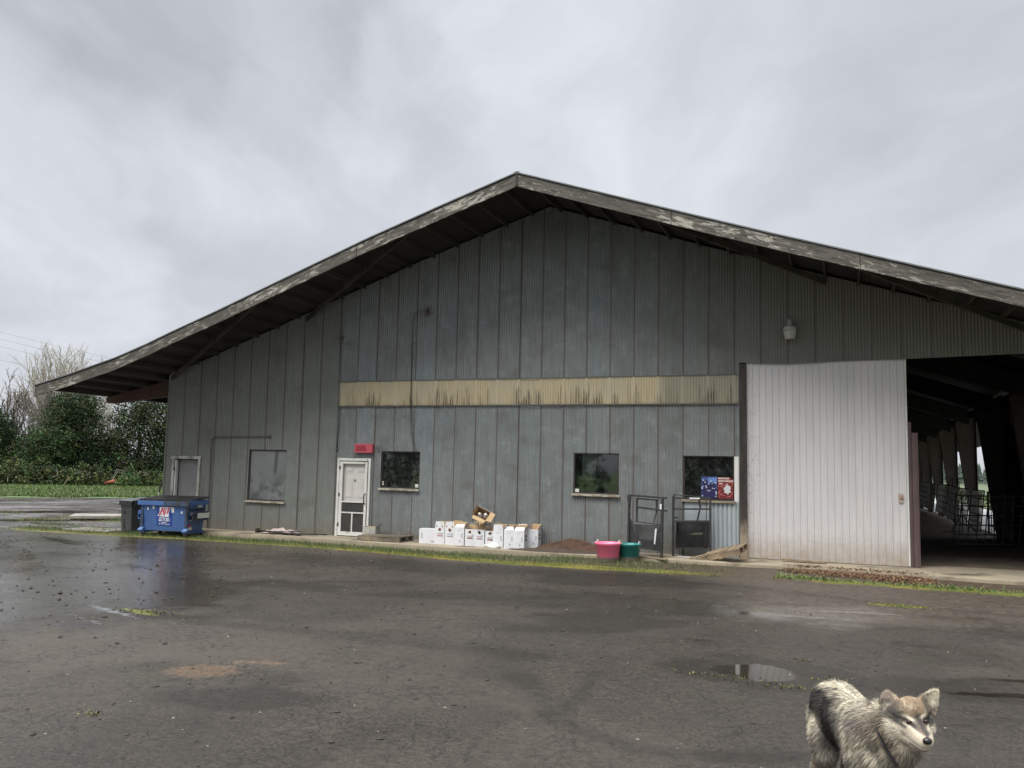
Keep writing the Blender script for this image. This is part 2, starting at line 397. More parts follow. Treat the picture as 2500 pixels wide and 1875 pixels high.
# masks (values are thresholded with fine noise in the material)
m_asph = np.clip(.5 + (ey - Y + wob * .5) * 2.2, 0, 1) * np.clip(.5 + (X + 8.2 + (Y + 4) * .55 + wob * 1.2) * 1.2, 0, 1)
m_asph = np.where(Y < -7, np.clip(.5 + (X + 30) * .3, 0, 1), m_asph)
strip = np.exp(-((Y - (ey + .12 + wob * .3)) / .42) ** 2)
m_moss = strip * np.interp(X, [-9, -7.6, 8, 11.5, 12.4, 13.6, 14.6, 22], [0, 1, 1, .85, .5, 0.0, .75, .75])
def spot(cx, cy, rx, ry, rot=0, p=1.0):
    a = math.radians(rot); dx = X - cx; dy = Y - cy
    u = (dx * math.cos(a) + dy * math.sin(a)) / rx; v = (-dx * math.sin(a) + dy * math.cos(a)) / ry
    return np.clip(1.5 - (u * u + v * v) * 1.0 - (fbm(X, Y, 1.9, 3, 9) - .5) * 1.6, 0, 1) * p
m_moss = np.maximum.reduce([m_moss, spot(15.75, -5.4, .42, .13, 0), spot(5.9, -11.6, .5, .10, -20, .8), spot(14.35, -11.98, .5, .05, 10, .4)])
m_pud = np.maximum.reduce([spot(14.02, -11.45, .42, .42, 10), spot(16.5, -11.35, .9, .12, 15, .74), spot(17.2, -10.4, 1.0, .12, 20, .68), spot(5.6, -11.75, 1.0, .08, -20, .78),
    spot(-.8, -8.4, 6.0, .9, -38, .60), spot(1.8, -7.6, 3.2, .25, -20, .62), spot(-3.5, -4.4, 2.4, .3, -25, .58), spot(9.7, -10.1, .35, .08, 0, .8), spot(-11.5, .8, 3.2, .55, 40, 1), spot(-16, 4, 4, .8, 45, 1), spot(14.3, -7.4, 1.3, .22, 8, .66), spot(12.9, -7.0, .5, .1, 5, .9), spot(15.2, -6.5, 1.0, .16, 12, .7), spot(13.4, -9.9, .5, .1, 20, .7), spot(5.6, -12.3, .7, .07, -20, .8)])
m_wet = np.clip(.15 + .75 * sstep(-(X * .9 + (Y + 10) * -.35), -6, 6) + .35 * sstep(fbm(X, Y, .28, 3, 14), .45, .7) + spot(14.2, -7.0, 2.6, 1.1, 8, .65) + spot(-.8, -7.0, 8.5, 2.6, -38, 1.0) - .25 * sstep(fbm(X, Y, .5, 3, 44), .55, .75), 0, 1)
m_org = np.maximum(spot(8.98, -13.95, .36, .30, 15), spot(9.22, -13.38, .34, .10, 18, .9))
m_mud = np.clip(.9 * sstep(X, 12.0, 14.5) * sstep(Y, -8.3, -5.5) + .55 * sstep(fbm(X, Y, .33, 3, 22), .55, .75) * sstep(Y, -10, -4) + .6 * sstep(Y, -4.5, -2.8), 0, 1)
# yard left of the barn: mud, grass clumps, washed gravel road, then a meadow
dist = np.hypot(X - CP.x, Y - CP.y)
leftyard = (1 - m_asph) * (X < -4)
n2 = fbm(X, Y, .16, 4, 31)
road = sstep(dist, 36.5, 40) + 0 * X
m_yard = leftyard * (1 - .0)
m_grass = (X < -4) * np.clip(sstep(dist, 54.5, 56.5), 0, 1)
m_grass = np.maximum(m_grass, (X > 22.5) * sstep(Y, -200, 0) * .52)
m_tuft = leftyard * (1 - sstep(dist, 34, 40)) * sstep(fbm(X, Y, .45, 4, 37), .50, .62)
verts = np.stack([X, Y, Z], -1).reshape(-1, 3)
idx = np.arange(nx * ny).reshape(ny, nx)
faces = np.stack([idx[:-1, :-1], idx[:-1, 1:], idx[1:, 1:], idx[1:, :-1]], -1).reshape(-1, 4)
me = bpy.data.meshes.new('ground'); me.from_pydata(verts.tolist(), [], faces.tolist())
def cattr(me, name, r, g, b, a=None):
    at_ = me.color_attributes.new(name, 'FLOAT_COLOR', 'POINT')
    arr = np.stack([r, g, b, np.ones_like(r) if a is None else a], -1).reshape(-1).astype(np.float32)
    at_.data.foreach_set('color', arr)
cattr(me, 'm1', m_asph.ravel(), m_moss.ravel(), m_pud.ravel(), m_wet.ravel())
def seg_d(pts):
    dmin = np.full(X.shape, 1e9)
    for (x0, y0), (x1, y1) in zip(pts[:-1], pts[1:]):
        t_ = np.clip(((X - x0) * (x1 - x0) + (Y - y0) * (y1 - y0)) / ((x1 - x0) ** 2 + (y1 - y0) ** 2), 0, 1); dmin = np.minimum(dmin, np.hypot(X - x0 - t_ * (x1 - x0), Y - y0 - t_ * (y1 - y0)))
    return dmin
def band(pts, w_): return np.exp(-(seg_d(pts) / w_) ** 2)
m_dk = np.clip(.85 * band([(6.2, -11.7), (7.8, -11.8), (9.2, -11.7), (10.7, -11.8), (11.7, -11.75)], .22) + .8 * band([(11.9, -12.7), (12.5, -13.7), (12.87, -14.2), (13.44, -14.5), (14.0, -14.4), (14.6, -14.15)], .16) + .7 * band([(12.6, -14.1), (12.65, -13.2), (12.5, -12.2)], .10)
    + .9 * spot(14.0, -11.5, .95, .8, 10) + .7 * spot(8.3, -7.6, 3.2, .8, 15) + .7 * spot(10.5, -4.4, 4.5, 1.2, 3) + .6 * spot(6.0, -4.6, 4.5, 1.2, -4) + .5 * spot(11.5, -7.5, 3, 1.0, 6) + .75 * spot(16.2, -11.2, 1.3, .5, 12) + .5 * spot(11.2, -9.5, 1.4, .8, 20) + .5 * spot(4.5, -8.7, 1.6, .4, -20) + .6 * spot(9.9, -14.6, .7, .35, 10) + .35 * sstep(fbm(X, Y, .7, 4, 91), .55, .7), 0, 1)
m_lt = np.clip(.8 * spot(15.0, -6.9, 1.6, .6, 8) + .6 * spot(13.3, -3.8, 1.8, .45, -8) + .45 * sstep(fbm(X, Y, .4, 4, 55), .52, .68) + .5 * sstep(Y, -11, -15) * sstep(X, 12, 8), 0, 1)
m_rut = np.clip(band([(12.0, -3.6), (14.5, -4.9), (16.1, -5.5), (17.6, -5.6), (21, -5.4)], .22) + .8 * band([(12.6, -5.6), (14.5, -6.2), (16.8, -6.6), (20, -6.4)], .2) + .7 * band([(11, -8.7), (13.6, -8.6), (16, -7.7), (20, -7.3)], .18), 0, 1)
cattr(me, 'm3', m_dk.ravel(), m_lt.ravel(), m_rut.ravel())
cattr(me, 'm2', m_org.ravel(), m_mud.ravel(), m_grass.ravel(), m_tuft.ravel())
me.polygons.foreach_set('use_smooth', [True] * len(me.polygons))
gm = bpy.data.materials.new('ground_surface'); gm.use_nodes = True; t = NT(gm.node_tree); b = t.n['Principled BSDF']; co = t.obj()
a1 = t.attr('m1'); a2 = t.attr('m2')
s1 = t.new('ShaderNodeSeparateColor'); t.l.new(a1.outputs['Color'], s1.inputs[0]); s2 = t.new('ShaderNodeSeparateColor'); t.l.new(a2.outputs['Color'], s2.inputs[0])
asph, moss, pud, wet = s1.outputs[0], s1.outputs[1], s1.outputs[2], a1.outputs['Alpha']
org, mud, grass, tuft = s2.outputs[0], s2.outputs[1], s2.outputs[2], a2.outputs['Alpha']
fine = t.noise(co, 9, 6, .65); fine2 = t.noise(co, 30, 4, .6)
s3 = t.new('ShaderNodeSeparateColor'); t.l.new(t.attr('m3').outputs['Color'], s3.inputs[0]); dkm, ltm, rut = s3.outputs
def thr(v, w=.10, add=.5, c=.5): return t.mapr(t.math('ADD', v, t.math('MULTIPLY', t.math('SUBTRACT', fine, .5), add)), c - w, c + w)
A = thr(asph, .08); MO = thr(moss, .14, .9, .55); PU = thr(pud, .13, .75, .60); OR = thr(org, .32, 1.3, .62); MU = thr(mud, .25, .9); GR = thr(grass, .1, .4); TU = thr(tuft, .18, .8, .5)
agg = t.voro(co, 95, 'F1'); agg2 = t.noise(co, 140, 3, .7); med = t.noise(co, 2.2, 6, .62); lrg = t.noise(co, .35, 4, .55)
gr1 = t.noise(co, 42, 4, .75); gr2 = t.noise(co, 13, 5, .7)
aspc = t.mix(t.mapr(t.math('ADD', t.math('MULTIPLY', agg2, .4), t.math('MULTIPLY', gr1, .6)), .42, .60), (.004, .0035, .0025), (.086, .071, .051))
aspc = t.mix(t.mapr(gr2, .50, .70, 0, .6), aspc, (.012, .010, .008))
aspc = t.mix(t.mapr(t.noise(t.scale(co, 3, 8, 1, rot=(0, 0, .15)), 1, 6, .75), .58, .72, 0, .5), aspc, (.062, .052, .039))
aspc = t.mix(t.mapr(med, .38, .68, 0, .5), aspc, (.030, .024, .019))
aspc = t.mix(t.mapr(lrg, .4, .65, 0, .35), aspc, (.044, .038, .030))
aspc = t.mix(t.mapr(t.noise(co, 1.1, 5, .65, .5), .60, .72, 0, .45), aspc, (.035, .045, .022))
crk = t.voro(t.scale(t.vmath('ADD', co, t.vmath('MULTIPLY', t.noise(co, 2.5, 4, .6, col=True), (.5, .5, 0))), 1, 1, 1), 1.9, 'DISTANCE_TO_EDGE')
crkf = t.math('MULTIPLY', t.mapr(crk, 0, .022, 1, 0), t.mapr(t.noise(co, .9, 3), .5, .6))
aspc = t.mix(t.math('MULTIPLY', crkf, .8), aspc, (.012, .011, .01))
spk = t.voro(co, 26, 'F1'); spkr = t.new('ShaderNodeSeparateColor'); t.l.new(t.voro(co, 26, 'F1', 'Color'), spkr.inputs[0])
lightstone = t.math('MULTIPLY', t.mapr(spk, .16, .12), t.mapr(spkr.outputs[0], .955, .965))
aspc = t.mix(t.math('MULTIPLY', lightstone, .7), aspc, (.30, .28, .25))
darkstone = t.math('MULTIPLY', t.mapr(spk, .22, .17), t.mapr(spkr.outputs[1], .86, .87))
aspc = t.mix(t.math('MULTIPLY', darkstone, .85), aspc, (.012, .011, .010))
aspc = t.mix(t.math('MULTIPLY', thr(dkm, .22, .9, .45), .62), aspc, (.016, .013, .010))
aspc = t.mix(t.math('MULTIPLY', thr(ltm, .22, .9, .5), .4), aspc, (.105, .090, .070))
crk2 = t.voro(t.vmath('ADD', co, t.vmath('MULTIPLY', t.noise(co, 6, 4, .6, col=True), (.22, .22, 0))), 7.5, 'DISTANCE_TO_EDGE')
crk2f = t.math('MULTIPLY', t.mapr(crk2, 0, .075, 1, 0), t.mapr(t.noise(co, 1.3, 4, .6), .44, .58))
aspc = t.mix(t.math('MULTIPLY', crk2f, .8), aspc, (.012, .010, .009))
pit = t.voro(co, 17, 'F1'); aspc = t.mix(t.math('MULTIPLY', t.mapr(pit, .12, .06), t.mapr(t.noise(co, 2.2, 3), .5, .62, 0, .9)), aspc, (.008, .007, .006))
aspc = t.mix(t.math('MULTIPLY', MU, .75), aspc, t.mix(t.mapr(fine, .35, .65), (.045, .034, .025), (.10, .082, .065)))
RU = t.math('MULTIPLY', rut, t.mapr(t.noise(t.scale(co, 2, 9, 1), 1, 5, .7), .42, .58)); aspc = t.mix(t.math('MULTIPLY', RU, .7), aspc, (.022, .017, .013))
aspc = t.mix(t.math('MULTIPLY', OR, t.mapr(t.noise(co, 16, 5, .75), .35, .6, .15, .72)), aspc, t.mix(t.mapr(fine2, .4, .6), (.19, .125, .075), (.11, .072, .045)))
yard = t.mix(t.mapr(t.noise(co, .7, 7, .7), .44, .58), (.14, .125, .125), (.038, .026, .020))
yard = t.mix(t.mapr(t.noise(t.scale(co, .5, 1.8, 1, rot=(0, 0, .75)), 1, 6, .7), .5, .60), yard, (.21, .20, .21))
yard = t.mix(TU, yard, t.mix(t.mapr(fine, .35, .65), (.07, .075, .022), (.12, .105, .03)))
px_, py_, pz_ = t.sep(co)
soil = t.mix(t.mapr(fine, .35, .65), (.045, .032, .022), (.09, .07, .045))
c = t.mix(A, t.mix(t.mapr(px_, -5, -3.5), yard, soil), aspc)
mossc = t.mix(t.mapr(fine2, .35, .65), (.055, .075, .012), (.16, .16, .025))
mossc = t.mix(t.mapr(t.noise(co, .8, 4), .45, .62), mossc, (.20, .16, .03))
c = t.mix(MO, c, mossc)
gc = t.mix(t.mapr(t.noise(co, .6, 6, .7), .35, .68), (.050, .12, .018), (.12, .19, .035))
gc = t.mix(t.mapr(t.noise(t.scale(co, .12, .12, 1), 1, 5), .5, .62), gc, (.05, .085, .025))
c = t.mix(GR, c, gc)
pw = t.math('MULTIPLY', PU, t.math('SUBTRACT', 1, t.math('MULTIPLY', MO, .8)))
c = t.mix(t.math('MULTIPLY', pw, .55), c, (.022, .018, .014))
t.l.new(c, b.inputs['Base Color'])
r0 = t.mapr(t.math('ADD', wet, t.math('MULTIPLY', t.math('SUBTRACT', med, .5), 1.1)), .1, 1.0, .62, .30)
r0 = t.math('MULTIPLY', r0, t.mapr(t.math('ADD', wet, t.math('MULTIPLY', t.math('SUBTRACT', fine, .5), .5)), .62, 1, 1, .42))
r0 = t.math('ADD', r0, t.math('MULTIPLY', t.math('SUBTRACT', gr2, .5), .25))
r0 = t.math('SUBTRACT', r0, t.math('MULTIPLY', thr(dkm, .22, .9, .45), .10))
r1 = t.math('MAXIMUM', r0, t.math('MULTIPLY', t.math('MAXIMUM', GR, t.math('MAXIMUM', MO, OR)), .85))
rough = t.math('ADD', t.math('MULTIPLY', r1, t.math('SUBTRACT', 1, pw)), t.math('MULTIPLY', pw, .035))
t.l.new(rough, b.inputs['Roughness']); t.l.new(t.mapr(wet, .5, 1, .42, .95), b.inputs['Specular IOR Level'])
h = t.math('ADD', t.math('MULTIPLY', gr1, 1.1), t.math('ADD', t.math('MULTIPLY', agg2, .4), t.math('MULTIPLY', fine, 1.6)))
h = t.math('ADD', h, t.math('MULTIPLY', crkf, -1.2))
h = t.math('ADD', h, t.math('MULTIPLY', t.noise(t.scale(co, 1.2, 6, 1, rot=(0, 0, .1)), 1, 6, .7), t.math('MULTIPLY', MU, 4)))
bn = t.new('ShaderNodeBump'); t.l.new(h, bn.inputs['Height']); bn.inputs['Distance'].default_value = .010
t.l.new(t.math('MULTIPLY', t.math('SUBTRACT', 1, pw), t.mapr(wet, .3, 1, .75, .15)), bn.inputs['Strength'])
t.l.new(bn.outputs[0], b.inputs['Normal'])
me.materials.append(gm); go = bpy.data.objects.new('ground', me); COL.objects.link(go); go['kind'] = 'structure'

# concrete apron the barn stands on
def apron_edge(x): return np.interp(x, [-4.7, -1.8, 1.6, 4.9, 8, 11, 14.6, 17.6, 20.3], [-1.05, -1.15, -1.15, -1.5, -1.45, -1.45, -1.4, -1.7, -1.75]) + (fbm(np.asarray(x), np.asarray(x) * 0, 1.4, 3, 2) - .5) * .10
mb = MB(); xs = np.arange(-4.7, 20.31, .2)
ys = [None, -.6, 0, .6]
for i in range(len(xs) - 1):
    a, c_ = xs[i], xs[i + 1]; ea, ec = float(apron_edge(a)), float(apron_edge(c_))
    mb.add([(a, ea, .0), (c_, ec, .0), (c_, .8, .0), (a, .8, .0), (a, ea, -.2), (c_, ec, -.2)], [(0, 1, 2, 3), (4, 5, 1, 0)])
mb.add([(-4.7, -1.0, -.2), (-4.7, -1.0, 0), (-4.7, .8, 0), (-4.7, .8, -.2)], [(0, 1, 2, 3)])
ap = mb.build('concrete_apron', M_CONC, kind='structure')
# dirt floor inside, with a heap along the right side
fx = np.arange(-4.4, 20.3, .35); fy = np.concatenate([np.arange(.8, 26, .35), np.arange(26, 62, 1.2)])
FX, FY = np.meshgrid(fx, fy)
fz = .0 + (fbm(FX, FY, .8, 4, 8) - .5) * .09 * sstep(FY, 1.0, 3) + .42 * sstep(FY, 15.5, 24) * sstep(FX, 19.9, 18.2) * (.6 + .8 * fbm(FX, FY, .5, 3, 12))
V = np.stack([FX, FY, fz], -1).reshape(-1, 3); ii = np.arange(FX.size).reshape(FX.shape)
FF = np.stack([ii[:-1, :-1], ii[:-1, 1:], ii[1:, 1:], ii[1:, :-1]], -1).reshape(-1, 4)
mb = MB(); mb.add(V.tolist(), FF.tolist())
M_FLOOR = pm('barn_dirt', (.11, .085, .062), (.18, .145, .108), .95, (2, 2, 2), detail=7, bump=.8, bscale=6, bdist=.05)
fl = mb.build('barn_floor', M_FLOOR, smooth=True, kind='structure')

# ------------------------------------------------------------------ the barn
BARN = thing('barn', (0, 0, 0), 'large grey corrugated metal barn with wide overhanging gable roof and pale yellow band', 'barn')
RX = [-7.32, -6.1, -4.29, -3.2, -2.32, -.8, 1.0, 3.79, 5.8, 7.77, 9.8, 12.0, 13.6, 15.3, 18.18, 20.05, 22.9]
RZ = [4.13, 4.40, 4.86, 5.21, 5.53, 6.05, 6.70, 7.70, 8.36, 8.99, 8.31, 7.57, 7.04, 6.50, 5.58, 4.99, 4.10]
def roofz(x): return float(np.interp(x, RX, RZ))
YF, YB = -2.5, 60.0
WL, WR = -4.57, 20.05
# front wall, corrugated
OPEN = [(-4.18, -3.30, -1, 2.05, None), (-1.46, -.14, .89, 2.37, None), (1.66, 2.62, -1, 2.11, None), (2.98, 4.17, 1.37, 2.38, None), (8.53, 9.71, 1.385, 2.405, None), (11.30, 12.60, 1.32, 2.375, None), (12.63, 19.85, -1, 4.6, 'hd')]
def header(x): return float(np.interp(x, [12.62, 13.2, 13.76, 14.3, 14.86, 15.5, 16.24, 17.4, 18.6, 20], [4.615, 4.575, 4.56, 4.575, 4.595, 4.60, 4.605, 4.635, 4.665, 4.68]))
SEAMS = [1.531 + .61 * k for k in range(-10, 31)]
bx_ = set([WL, WR, 1.531, 11.34, 12.63])
for o_ in OPEN: bx_ |= {o_[0], o_[1]}
for s_ in SEAMS: bx_ |= {s_ - .024, s_ - .019, s_ + .019, s_ + .024}
xx = np.arange(WL, WR, .0678 / 6)
allx = sorted(set(np.round(list(bx_) + [v for v in xx if min(abs(v - q) for q in bx_) > .004], 4)))
allx = [v for v in allx if WL <= v <= WR]
sheetr = np.random.default_rng(3).normal(0, 1, 60)
def prof(x, row):
    k = int(math.floor((x - 1.531) / .61)); dd = min(abs(x - s_) for s_ in SEAMS)
    amp = .0135 if x > 1.53 else .0055
    if x > 11.34 and row == 0: amp = .012
    y = -amp * math.cos(2 * PI * x / .0678)
    y += .004 * sheetr[k % 60] + .006 * math.sin(x * .9 + row)
    if dd <= .0215: y = -.016 + .004 * sheetr[k % 60]
    y += {0: .012, 1: 0, 2: -.006}[row]
    return y - .012
wallmb = {0: MB(), 1: MB(), 2: MB(), 3: MB(), 4: MB()}   # right siding, left siding, seams, band, patch sheet
key = [dict() for _ in range(5)]
def vid(k, x, y, z):
    q = (round(x, 4), round(y, 4), round(z, 3)); dct = key[k]
    if q not in dct: dct[q] = len(wallmb[k].v); wallmb[k].v.append(q)
    return dct[q]
for a, c_ in zip(allx[:-1], allx[1:]):
    xm = (a + c_) / 2; top = roofz(xm) - .10
    solid = [(-.02, 99)]
    cuts = []
    for (p0, p1, z0, z1, kk) in OPEN:
        if p0 - 1e-4 <= xm <= p1 + 1e-4: cuts.append((z0, z1, kk))
    if xm > WR - .2: cuts = [(-1, 0, None)]
    seam = min(abs(xm - s_) for s_ in SEAMS) < .0195 and not (xm < -4.5)
    rows = [(-.02, 3.63, 0), (3.63, 4.32, 1), (4.32, 50, 2)]
    for (r0_, r1_, row) in rows:
        segs = [(r0_, min(r1_, 50))]
        for (z0, z1, kk) in cuts:
            ns = []
            for (u, v) in segs:
                if z1 <= u or z0 >= v: ns.append((u, v)); continue
                if z0 > u: ns.append((u, z0))
                if z1 < v: ns.append((z1 if kk is None else 'H', v))
            segs = ns
        if row == 1: pass
        for (u, v) in segs:
            za = header(a) if u == 'H' else u; zb = header(c_) if u == 'H' else u
            ta = min(v, roofz(a) - .10) if v > 10 else v; tb = min(v, roofz(c_) - .10) if v > 10 else v
            if row == 1: ta = min(ta, roofz(a) - .1); tb = min(tb, roofz(c_) - .1)
            if ta <= za or tb <= zb: continue
            if row == 1 and 1.531 < xm < 12.60: k = 3
            elif row == 0 and xm > 11.34 and v <= 1.33: k = 4
            elif seam: k = 2
            elif xm < 1.531: k = 1
            else: k = 0
            # band and patch sheets also show a thin seam
            ya, yb = prof(a, row), prof(c_, row)
            if k == 3: ya -= .012; yb -= .012
            if k == 4:
                f_ = lambda q: -.014 * math.cos(2 * PI * q / .105) - .02 if q > 11.98 else -.022
                ya, yb = f_(a), f_(c_)
            nz = [0, 1] if ta - za < 1.2 else [0, .5, 1]
            for s0, s1_ in zip(nz[:-1], nz[1:]):
                q = [vid(k, a, ya, za + (ta - za) * s0), vid(k, c_, yb, zb + (tb - zb) * s0), vid(k, c_, yb, zb + (tb - zb) * s1_), vid(k, a, ya, za + (ta - za) * s1_)]
                wallmb[k].f.append(tuple(q)); wallmb[k].m.append(0)
M_PATCH = bpy.data.materials.new('bright_new_tin'); M_PATCH.use_nodes = True; t = NT(M_PATCH.node_tree); b = t.n['Principled BSDF']; co = t.obj(); x, y, z = t.sep(co)
c = t.mix(t.mapr(t.noise(t.scale(co, 3, 1, 1.5), 1, 5), .35, .65), (.34, .385, .40), (.42, .46, .465))
rb = t.math('MULTIPLY', t.mapr(t.math('COSINE', t.math('MULTIPLY', x, 2 * PI / .105)), -.1, -1), t.math('GREATER_THAN', x, 11.98)); c = t.mix(t.math('MULTIPLY', rb, .62), c, (.12, .15, .165))
c = t.mix(t.mapr(t.math('ADD', z, t.math('MULTIPLY', t.noise(co, 8, 5), .4)), .45, .15, 0, .6), c, (.20, .18, .13))
t.l.new(c, b.inputs['Base Color']); b.inputs['Roughness'].default_value = .42
fw = wallmb[0].build('front_wall', M_WALL, BARN, smooth=True)
fw2 = wallmb[1].build('front_wall', M_WALLL, BARN, smooth=True); fw2['label'] = 'smoother painted siding at the left end of the barn front'
sgrp = {}
for f_i in wallmb[2].f:
    k = round((sum(wallmb[2].v[i][0] for i in f_i) / 4 - 1.531) / .61); sgrp.setdefault(k, []).append((min(wallmb[2].v[i][2] for i in f_i), max(wallmb[2].v[i][2] for i in f_i), f_i))
pieces = []
for k, l_ in sorted(sgrp.items()):
    l_.sort(key=lambda q: q[0]); cur = []; top_z = None
    for (za, zb, f_i) in l_:
        if cur and za > top_z + .02: pieces.append(cur); cur = []; top_z = None
        cur.append(f_i); top_z = zb if top_z is None else max(top_z, zb)
    pieces.append(cur)
for fl_ in pieces:
    ids = sorted({i for f_i in fl_ for i in f_i}); mp = {i: j for j, i in enumerate(ids)}; mb = MB(); mb.add([wallmb[2].v[i] for i in ids], [tuple(mp[i] for i in f_i) for f_i in fl_]); mb.build('seam_strip', M_SEAM, BARN)
bd = wallmb[3].build('skylight_band', M_BAND, BARN, smooth=True); bd['label'] = 'pale yellow fibreglass band with dark algae runs'
pt = wallmb[4].build('patch_sheet', M_PATCH, BARN, smooth=True); pt['label'] = 'bright new corrugated sheet below the right window'
# bent flashing lines under and over the band, header trim
mb = MB(); mb.bar((1.53, -.045, 3.625), (12.6, -.045, 3.625), .012, .03); mb.bar((1.53, -.042, 4.325), (12.6, -.042, 4.325), .01, .02); mb.build('flashing', M_SEAM, BARN)
# other walls
mb = MB()
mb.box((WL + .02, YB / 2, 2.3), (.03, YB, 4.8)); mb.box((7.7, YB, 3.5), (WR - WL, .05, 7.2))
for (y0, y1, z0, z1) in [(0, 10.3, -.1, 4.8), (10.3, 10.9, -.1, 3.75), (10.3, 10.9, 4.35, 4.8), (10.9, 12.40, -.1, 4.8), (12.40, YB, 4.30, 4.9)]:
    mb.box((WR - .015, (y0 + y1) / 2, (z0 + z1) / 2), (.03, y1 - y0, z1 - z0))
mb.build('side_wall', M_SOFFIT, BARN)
mb = MB()   # splintered boards over the hole high in the right wall
for yy, zz, l in [(10.36, 4.1, .5), (10.5, 4.02, .62), (10.66, 4.12, .55)]: mb.box((WR - .06, yy, zz), (.03, .1, l))
mb.build('gap_board', M_PALLET, BARN)
mb = MB(); mb.box((WL - .02, .03, 2.32), (.05, .12, 4.62)); mb.build('corner_trim', M_WALLL, BARN)
# roof skin
mb = MB()
for i in range(len(RX) - 1):
    x0, x1, z0, z1 = RX[i], RX[i + 1], RZ[i], RZ[i + 1]
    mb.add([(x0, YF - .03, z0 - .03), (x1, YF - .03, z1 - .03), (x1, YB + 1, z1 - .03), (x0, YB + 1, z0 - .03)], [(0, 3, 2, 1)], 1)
    mb.add([(x0, YF - .03, z0), (x1, YF - .03, z1), (x1, YB + 1, z1), (x0, YB + 1, z0)], [(0, 1, 2, 3)], 0)
    mb.add([(x0, YF - .03, z0 - .03), (x1, YF - .03, z1 - .03), (x1, YF - .03, z1), (x0, YF - .03, z0)], [(0, 1, 2, 3)], 0)
mb.bar((7.77, YF - .03, 8.985), (7.77, YB, 8.985), .12, .02)
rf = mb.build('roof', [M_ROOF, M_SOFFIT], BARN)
# fascia boards; a new board every few metres, each a touch out of line
brk = [-7.32, -4.29, 3.45, 7.765, 11.45, 15.3, 19.3, 22.9]
for bi in range(len(brk) - 1):
    mb = MB(); a, c_ = brk[bi] + .006, brk[bi + 1] - .006
    if bi == 2: c_ = 7.765
    q = sorted(set([a, c_] + [v for v in RX if a < v < c_] + list(np.linspace(a, c_, 5))))
    yo = YF - [.0, .006, .0, .004, .009, .003, .007][bi]; hh = .315
    vs = []; us = []
    for v in q:
        zt = roofz(v) - .035
        for dz, dy in ((0, 0), (-hh, 0), (-hh, .045), (0, .045)): vs.append((v, yo + dy, zt + dz)); us.append((v + 9.0, -dz if False else hh + dz, 0))
    n = len(q); fs = []
    for i in range(n - 1):
        for j in range(4): fs.append((i * 4 + j, i * 4 + (j + 1) % 4, i * 4 + 4 + (j + 1) % 4, i * 4 + 4 + j)[::-1])
    fs.append((0, 1, 2, 3)[::-1]); fs.append(tuple((n - 1) * 4 + j for j in range(4)))
    mb.add(vs, fs); fo = mb.build('fascia_board', M_FASCIA, BARN)
    al = fo.data.attributes.new('along', 'FLOAT_VECTOR', 'POINT'); al.data.foreach_set('vector', np.array(us, dtype=np.float32).ravel())
mb = MB(); mb.box((7.77, YF - .018, 8.82), (.035, .03, .34)); mb.build('ridge_strip', M_JAMB, BARN)
mb = MB(); mb.box((-7.38, 15.6, 4.06), (.10, 36, .09)); mb.build('gutter', M_ROOF, BARN)
# purlins run back from the fascia
px = list(np.arange(-7.1, 7.5, .72)) + list(np.arange(8.1, 22.6, .72))
for v in px:
    zt = roofz(v) - .032
    mb = MB(); mb.box((v, (YF + .05 + 8) / 2, zt - .07), (.042, 8 - YF - .05, .14)); mb.build('purlin', M_PURLIN, BARN)
# diagonal braces from wall to fascia
for (xa, xb) in [(-4.5, .42), (.32, 4.95), (14.6, 11.0), (18.75, 15.1)]:
    mb = MB(); mb.bar((xa, -.03, roofz(xa) - .27), (xb, YF + .06, roofz(xb) - .27), .045, .13); mb.build('eave_brace', M_PURLIN, BARN)
# rigid steel frames: tapered columns, rafters, outriggers
def frame_mb(y, outrig=True, lo=0):
    m_ = MB(); tw = .09
    for s_, xo, xi0, xi1 in ((1, WR - .06, WR - .30, WR - .82), (-1, WL + .06, WL + .30, WL + .82)):
        poly = [(xo, lo), (xi0, lo), (xi1, 4.30), (xo, 4.55)]
        if s_ > 0: poly = poly[::-1]
        m_.prism(poly, y - .012, y + .012)
        m_.bar((xo, y, lo), (xo, y, 4.5), .02, .22); m_.bar((xi0, y, lo), (xi1, y, 4.3), .02, .22, up=(0, 1, 0))
    for (xa, xb) in ((WL + .3, 7.77), (WR - .3, 7.77)):
        za, zb = roofz(xa) - .25, roofz(xb) - .25
        m_.add([(xa, y - .07, za), (xb, y - .07, zb), (xb, y - .07, zb - .42), (xa, y - .07, za - .62), (xa, y + .07, za), (xb, y + .07, zb), (xb, y + .07, zb - .42), (xa, y + .07, za - .62)],
               [(0, 1, 2, 3), (4, 7, 6, 5), (3, 2, 6, 7), (0, 4, 5, 1)], 1)
    return m_
for y in [.35, 6.1, 12.35, 18.5, 24.9, 31.4, 37.8, 44.5, 51]:
    frame_mb(y).build('steel_frame', [M_STEELBR, M_SOFFIT], BARN)  # rafters share the near-black roof colour, painting in the gloom overhead
for y in [.15, 6.1, 12.35, 18.5, 24.9]:
    mb = MB(); zz = 4.52
    mb.prism([(WL - .02, zz), (-7.25, 3.98), (-7.25, 3.80), (-6.9, 3.78), (WL - .02, zz - .52)], y - .05, y + .05)
    mb.build('eave_outrigger', M_RUST, BARN)
mb = MB(); mb.box((WL - .03, .35, 4.1), (.05, .5, .9)); mb.build('corner_plate', M_RUST, BARN)
